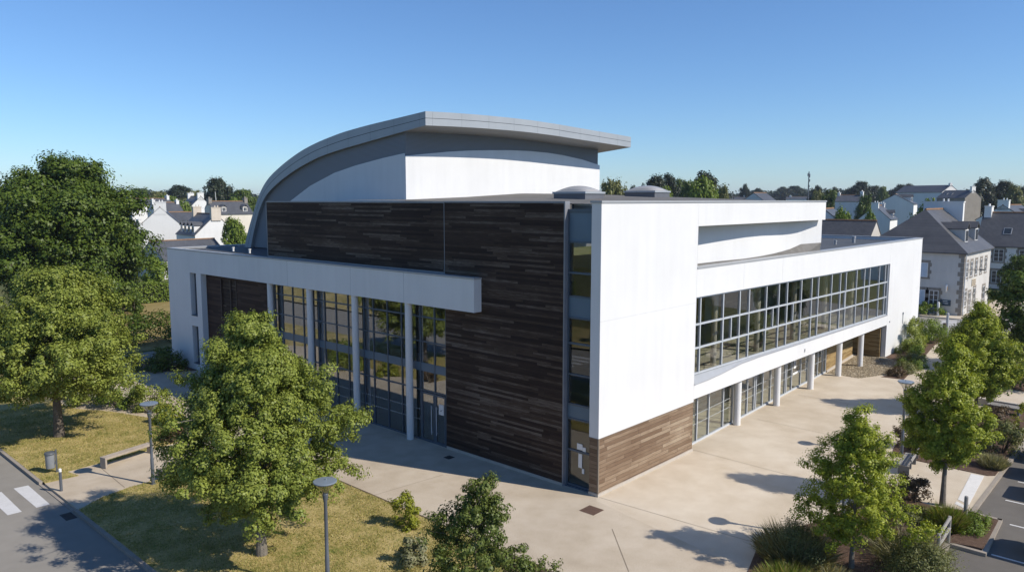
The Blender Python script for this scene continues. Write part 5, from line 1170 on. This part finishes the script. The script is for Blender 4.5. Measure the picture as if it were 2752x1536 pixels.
# grates and covers
m = MB(); gx, gy = -1.28, -.62
m.prism([(gx - .36, gy - .36), (gx + .36, gy - .36), (gx + .36, gy + .36), (gx - .36, gy + .36)], -.02, .008); tag(m.build('manhole_cover', m_ground('rusty_iron', [(.3, (.09, .055, .04)), (.7, (.16, .10, .075))], 1, 8, 60, (.3, .3, .4), .8, 80, .01)), 'rusty square cover in the paving before the hall corner', 'manhole cover')
x, y = G(1207, 1228); m = MB(); m.prism([(x - .2, y - .2), (x + .2, y - .2), (x + .2, y + .2), (x - .2, y + .2)], -.02, .008); tag(m.build('drain_cover', mat('dark_iron', (.04, .04, .042), .7)), 'small dark drain cover in the shade of the timber wall', 'drain cover')
x, y = G(184, 1386, -.11); m = MB()
m.box(x - .2, x + .2, y - .4, y + .4, -.2, -.108)
gr = tag(m.build('road_gully', mat('dark_iron', (.04, .04, .042), .7)), 'dark gully grate in the road against the kerb', 'gully grate')
m = MB()
for k in range(6): m.box(x - .17, x + .17, y - .35 + k * .12, y - .31 + k * .12, -.107, -.098)
m.build('bar', mat('iron_bar', (.09, .085, .08), .6), gr)
# wooden rail, posts and forecourt bench by the car park
TIMB = m_ground('grey_timber', [(.3, (.22, .205, .185)), (.7, (.42, .40, .37))], 1.2, 8, 50, (.3, .3, .4), .8, 60, .02)
a = np.array(G(2548, 1456)); d = np.array([-1.0, -.05]); 
root = empty('wooden_rail', (a[0], a[1], .02), 0, 'grey wooden rail fence beside the bright rush clump', 'fence')
for k in (0, 1.9):
    m = MB(); m.tube([(d[0] * k, d[1] * k, -.1), (d[0] * k, d[1] * k, .98)], [.06, .06], 8); m.build('post', TIMB, root)
for z in (.92, .52):
    m = MB(); m.tube([(0.05, 0, z), (d[0] * 2.0, d[1] * 2.0, z)], [.06, .055], 8); m.build('rail', TIMB, root)
p = G(2592, 1412); root = empty('wooden_post', (p[0], p[1], .02), 0, 'lone round timber post before the white tactile paving', 'post'); m = MB(); m.tube([(0, 0, -.1), (0, .0, 1.15)], [.075, .07], 10); m.build('shaft', TIMB, root, smooth=True); m = MB(); m.lathe([(.07, 1.15), (.05, 1.18)], seg=10); m.build('top', TIMB, root)
p = G(2425, 1275); q = G(2447, 1242); c = (np.array(p) + np.array(q)) / 2; d = np.array(q) - np.array(p); L = np.linalg.norm(d)
root = empty('slatted_bench', (c[0], c[1], .0), math.atan2(d[1], d[0]), 'dark slatted bench seen end-on beside the spire-shaped tree', 'bench')
m = MB()
for k in range(5): m.box(-L / 2, L / 2, -.25 + k * .1, -.17 + k * .1, .42, .46)
m.build('seat', TIMB, root)
m = MB()
for k in range(2): m.box(-L / 2, L / 2, -.30 - k * .03, -.27 - k * .03, .58 + k * .14, .66 + k * .14)
m.build('backrest', TIMB, root)
for s in (-1, 1): m = MB(); m.box(s * (L / 2 - .15) - .03, s * (L / 2 - .15) + .03, -.25, .22, 0, .42); m.box(s * (L / 2 - .15) - .03, s * (L / 2 - .15) + .03, -.33, -.26, .3, .9); m.build('leg', LAMPG, root)
for i, (y0_, y1_, d_, l_) in enumerate((((2655, 1102), (2748, 1118), 0, 'long dark slatted seat beyond the tall conical tree'), )):
    p, q = np.array(G(*y0_)), np.array(G(*y1_)); c = (p + q) / 2; d = q - p; L = np.linalg.norm(d)
    root = empty('timber_seat', (c[0], c[1], 0), math.atan2(d[1], d[0]), l_, 'bench')
    m = MB()
    for k in range(5): m.box(-L / 2, L / 2, -.35 + k * .15, -.23 + k * .15, .42, .47)
    m.build('seat', TIMB, root)
    for s in (-.8, 0, .8): m = MB(); m.box(s * L / 2 - .06, s * L / 2 + .06, -.3, .32, 0, .42); m.build('leg', LAMPG, root)
    m = MB(); m.box(-L / 2 - 1, L / 2 + 1, 1.05, 1.25, 0, .42); tag(m.build('low_wall', CONC, None), 'low pale concrete wall edging the raised path', 'wall').matrix_world = Matrix.Translation((c[0], c[1], 0)) @ Matrix.Rotation(math.atan2(d[1], d[0]), 4, 'Z')
# potted plant behind the upper glass
p = G(2040, 932, 3.3); p = (p[0], p[1])
root = empty('potted_plant', (p[0], p[1], 3.3), 0, 'potted plant in a dark vase behind the upper glazing', 'plant')
m = MB(); m.lathe([(.16, 0), (.22, .3), (.2, .75), (.14, .95), (.17, 1.0)], seg=20); m.build('vase', mat('black_glaze', (.015, .014, .016), .2, .5), root, smooth=True)
rng = np.random.default_rng(2); Cq, Nq, _ = crown_pts(rng, P_ROUND, .95, 2.1, .65, 18, 22, .2, .2)
o = bpy.data.objects.new('foliage', leaves('foliage', Cq, Nq, .16 * rng.uniform(.7, 1.3, len(Cq)), rng, LF_B)); COL.objects.link(o); o.parent = root
# parked cars whose shadows fall into the picture
def car(col, Hc=1.45):
    root = empty('parked_car', (0, 0, -.11)); L, w = 4.2, .86
    m = MB(); prof = [(-L / 2, .35), (-L / 2 + .05, .75), (-L / 2 + .9, .92), (-L / 2 + 1.6, Hc), (L / 2 - .9, Hc), (L / 2 - .15, .95), (L / 2, .8), (L / 2, .35)]
    n = len(prof); V = []
    for s, k in ((-1, 0), (1, 0)): V += [(s * (w if z < 1.0 else w * .8), x, z) for x, z in prof]
    m.mesh(V, [tuple(range(n)), tuple(range(2 * n - 1, n - 1, -1))] + [(i, n + i, n + (i + 1) % n, (i + 1) % n) for i in range(n)]); m.build('body', mat('car_paint_' + col[0], col[1], .25, .6), root, bevel=.05)
    m = MB(); y0_, y1_ = -L / 2 + 1.0, L / 2 - .35
    for s in (-1, 1): m.mesh([(s * (w * .97), y0_ + .35, .98), (s * (w * .97), y1_ - .1, .98), (s * (w * .83), y1_ - .6, Hc - .08), (s * (w * .83), y0_ + .75, Hc - .08)], [(0, 1, 2, 3)])
    m.mesh([(-.68, y0_ - .06, .97), (.68, y0_ - .06, .97), (.6, y0_ + .53, Hc - .03), (-.6, y0_ + .53, Hc - .03)], [(0, 1, 2, 3)]); m.build('window', HGLASS, root)
    for x in (-1, 1):
        for y in (-L / 2 + .8, L / 2 - .75):
            m = MB(); m.tube([(x * .68, y, .31), (x * .9, y, .31)], [.31, .31], 18); wh = m.build('wheel', mat('tyre_rubber', (.02, .02, .02), .8), root)
            m = MB(); m.tube([(x * .88, y, .31), (x * .91, y, .31)], [.19, .19], 12); m.build('rim', COPING, wh)
        m = MB(); m.box(x * .68 - .14, x * .68 + .14, -L / 2 - .005, -L / 2 + .12, .62, .74); m.build('headlight', WFRAME, root)
    return root
cars = [(10.3, 'white', (.72, .72, .70), 'white car parked just outside the right border', 1.45), (13.15, 'silver', (.45, .46, .47), 'silver car parked just outside the right border', 1.45), (15.95, 'grey', (.2, .21, .22), 'grey car parked beyond the silver one', 1.5), (18.7, 'blue', (.05, .09, .2), 'blue car in the farthest bay at the right border', 1.5)]
for u, nm, c_, l_, h_ in cars[1:]:
    r_ = car((nm, c_), h_); r_.location = (u, -15.62 + (u - 13) * .17, -.11); r_.rotation_euler = (0, 0, 0); tag(r_, l_, 'car', 'cars parked in the bays')
r_ = car(('van', (.6, .6, .6)), 1.95); r_.location = (6.7, -16.35, -.11); r_.rotation_euler = (0, 0, 0); tag(r_, 'pale van parked just outside the lower right border', 'car', 'cars parked in the bays')
# opposite side of the road: trees and bushes seen only as reflections in the portico glass
for i, (u, v, h) in enumerate([(-28, 20, 6), (-28.5, 29, 5), (-29, 8, 5)]):
    shrub('verge_shrub', 'bush on the far verge of the road seen in the portico glass', 'shrub', (u, v), h * .35, 1.6, LF_B, 1400, .14, 90 + i, 'bushes on the far verge')
for i, (u, v, h, w) in enumerate([(-37, 16, 7.5, 6), (-41, 25, 8.5, 7), (-36, 33, 7, 6), (-44, 9, 8, 7), (-39, 42, 8, 7)]):
    me, tm = proto('mid' if i % 2 else 'green', i % 2); root = empty('verge_tree', (u, v, -.13), i * 1.3, 'tree across the road seen in the portico glass', 'tree', 'trees across the road')
    for nm, d_ in (('crown', me), ('trunk', tm)): o = bpy.data.objects.new(nm, d_); COL.objects.link(o); o.parent = root; o.scale = (w, w, h)
for o in bpy.data.objects:
    if o.parent is None and o.type in ('MESH', 'EMPTY') and 'kind' not in o and 'label' not in o: print('UNLABELLED', o.name)
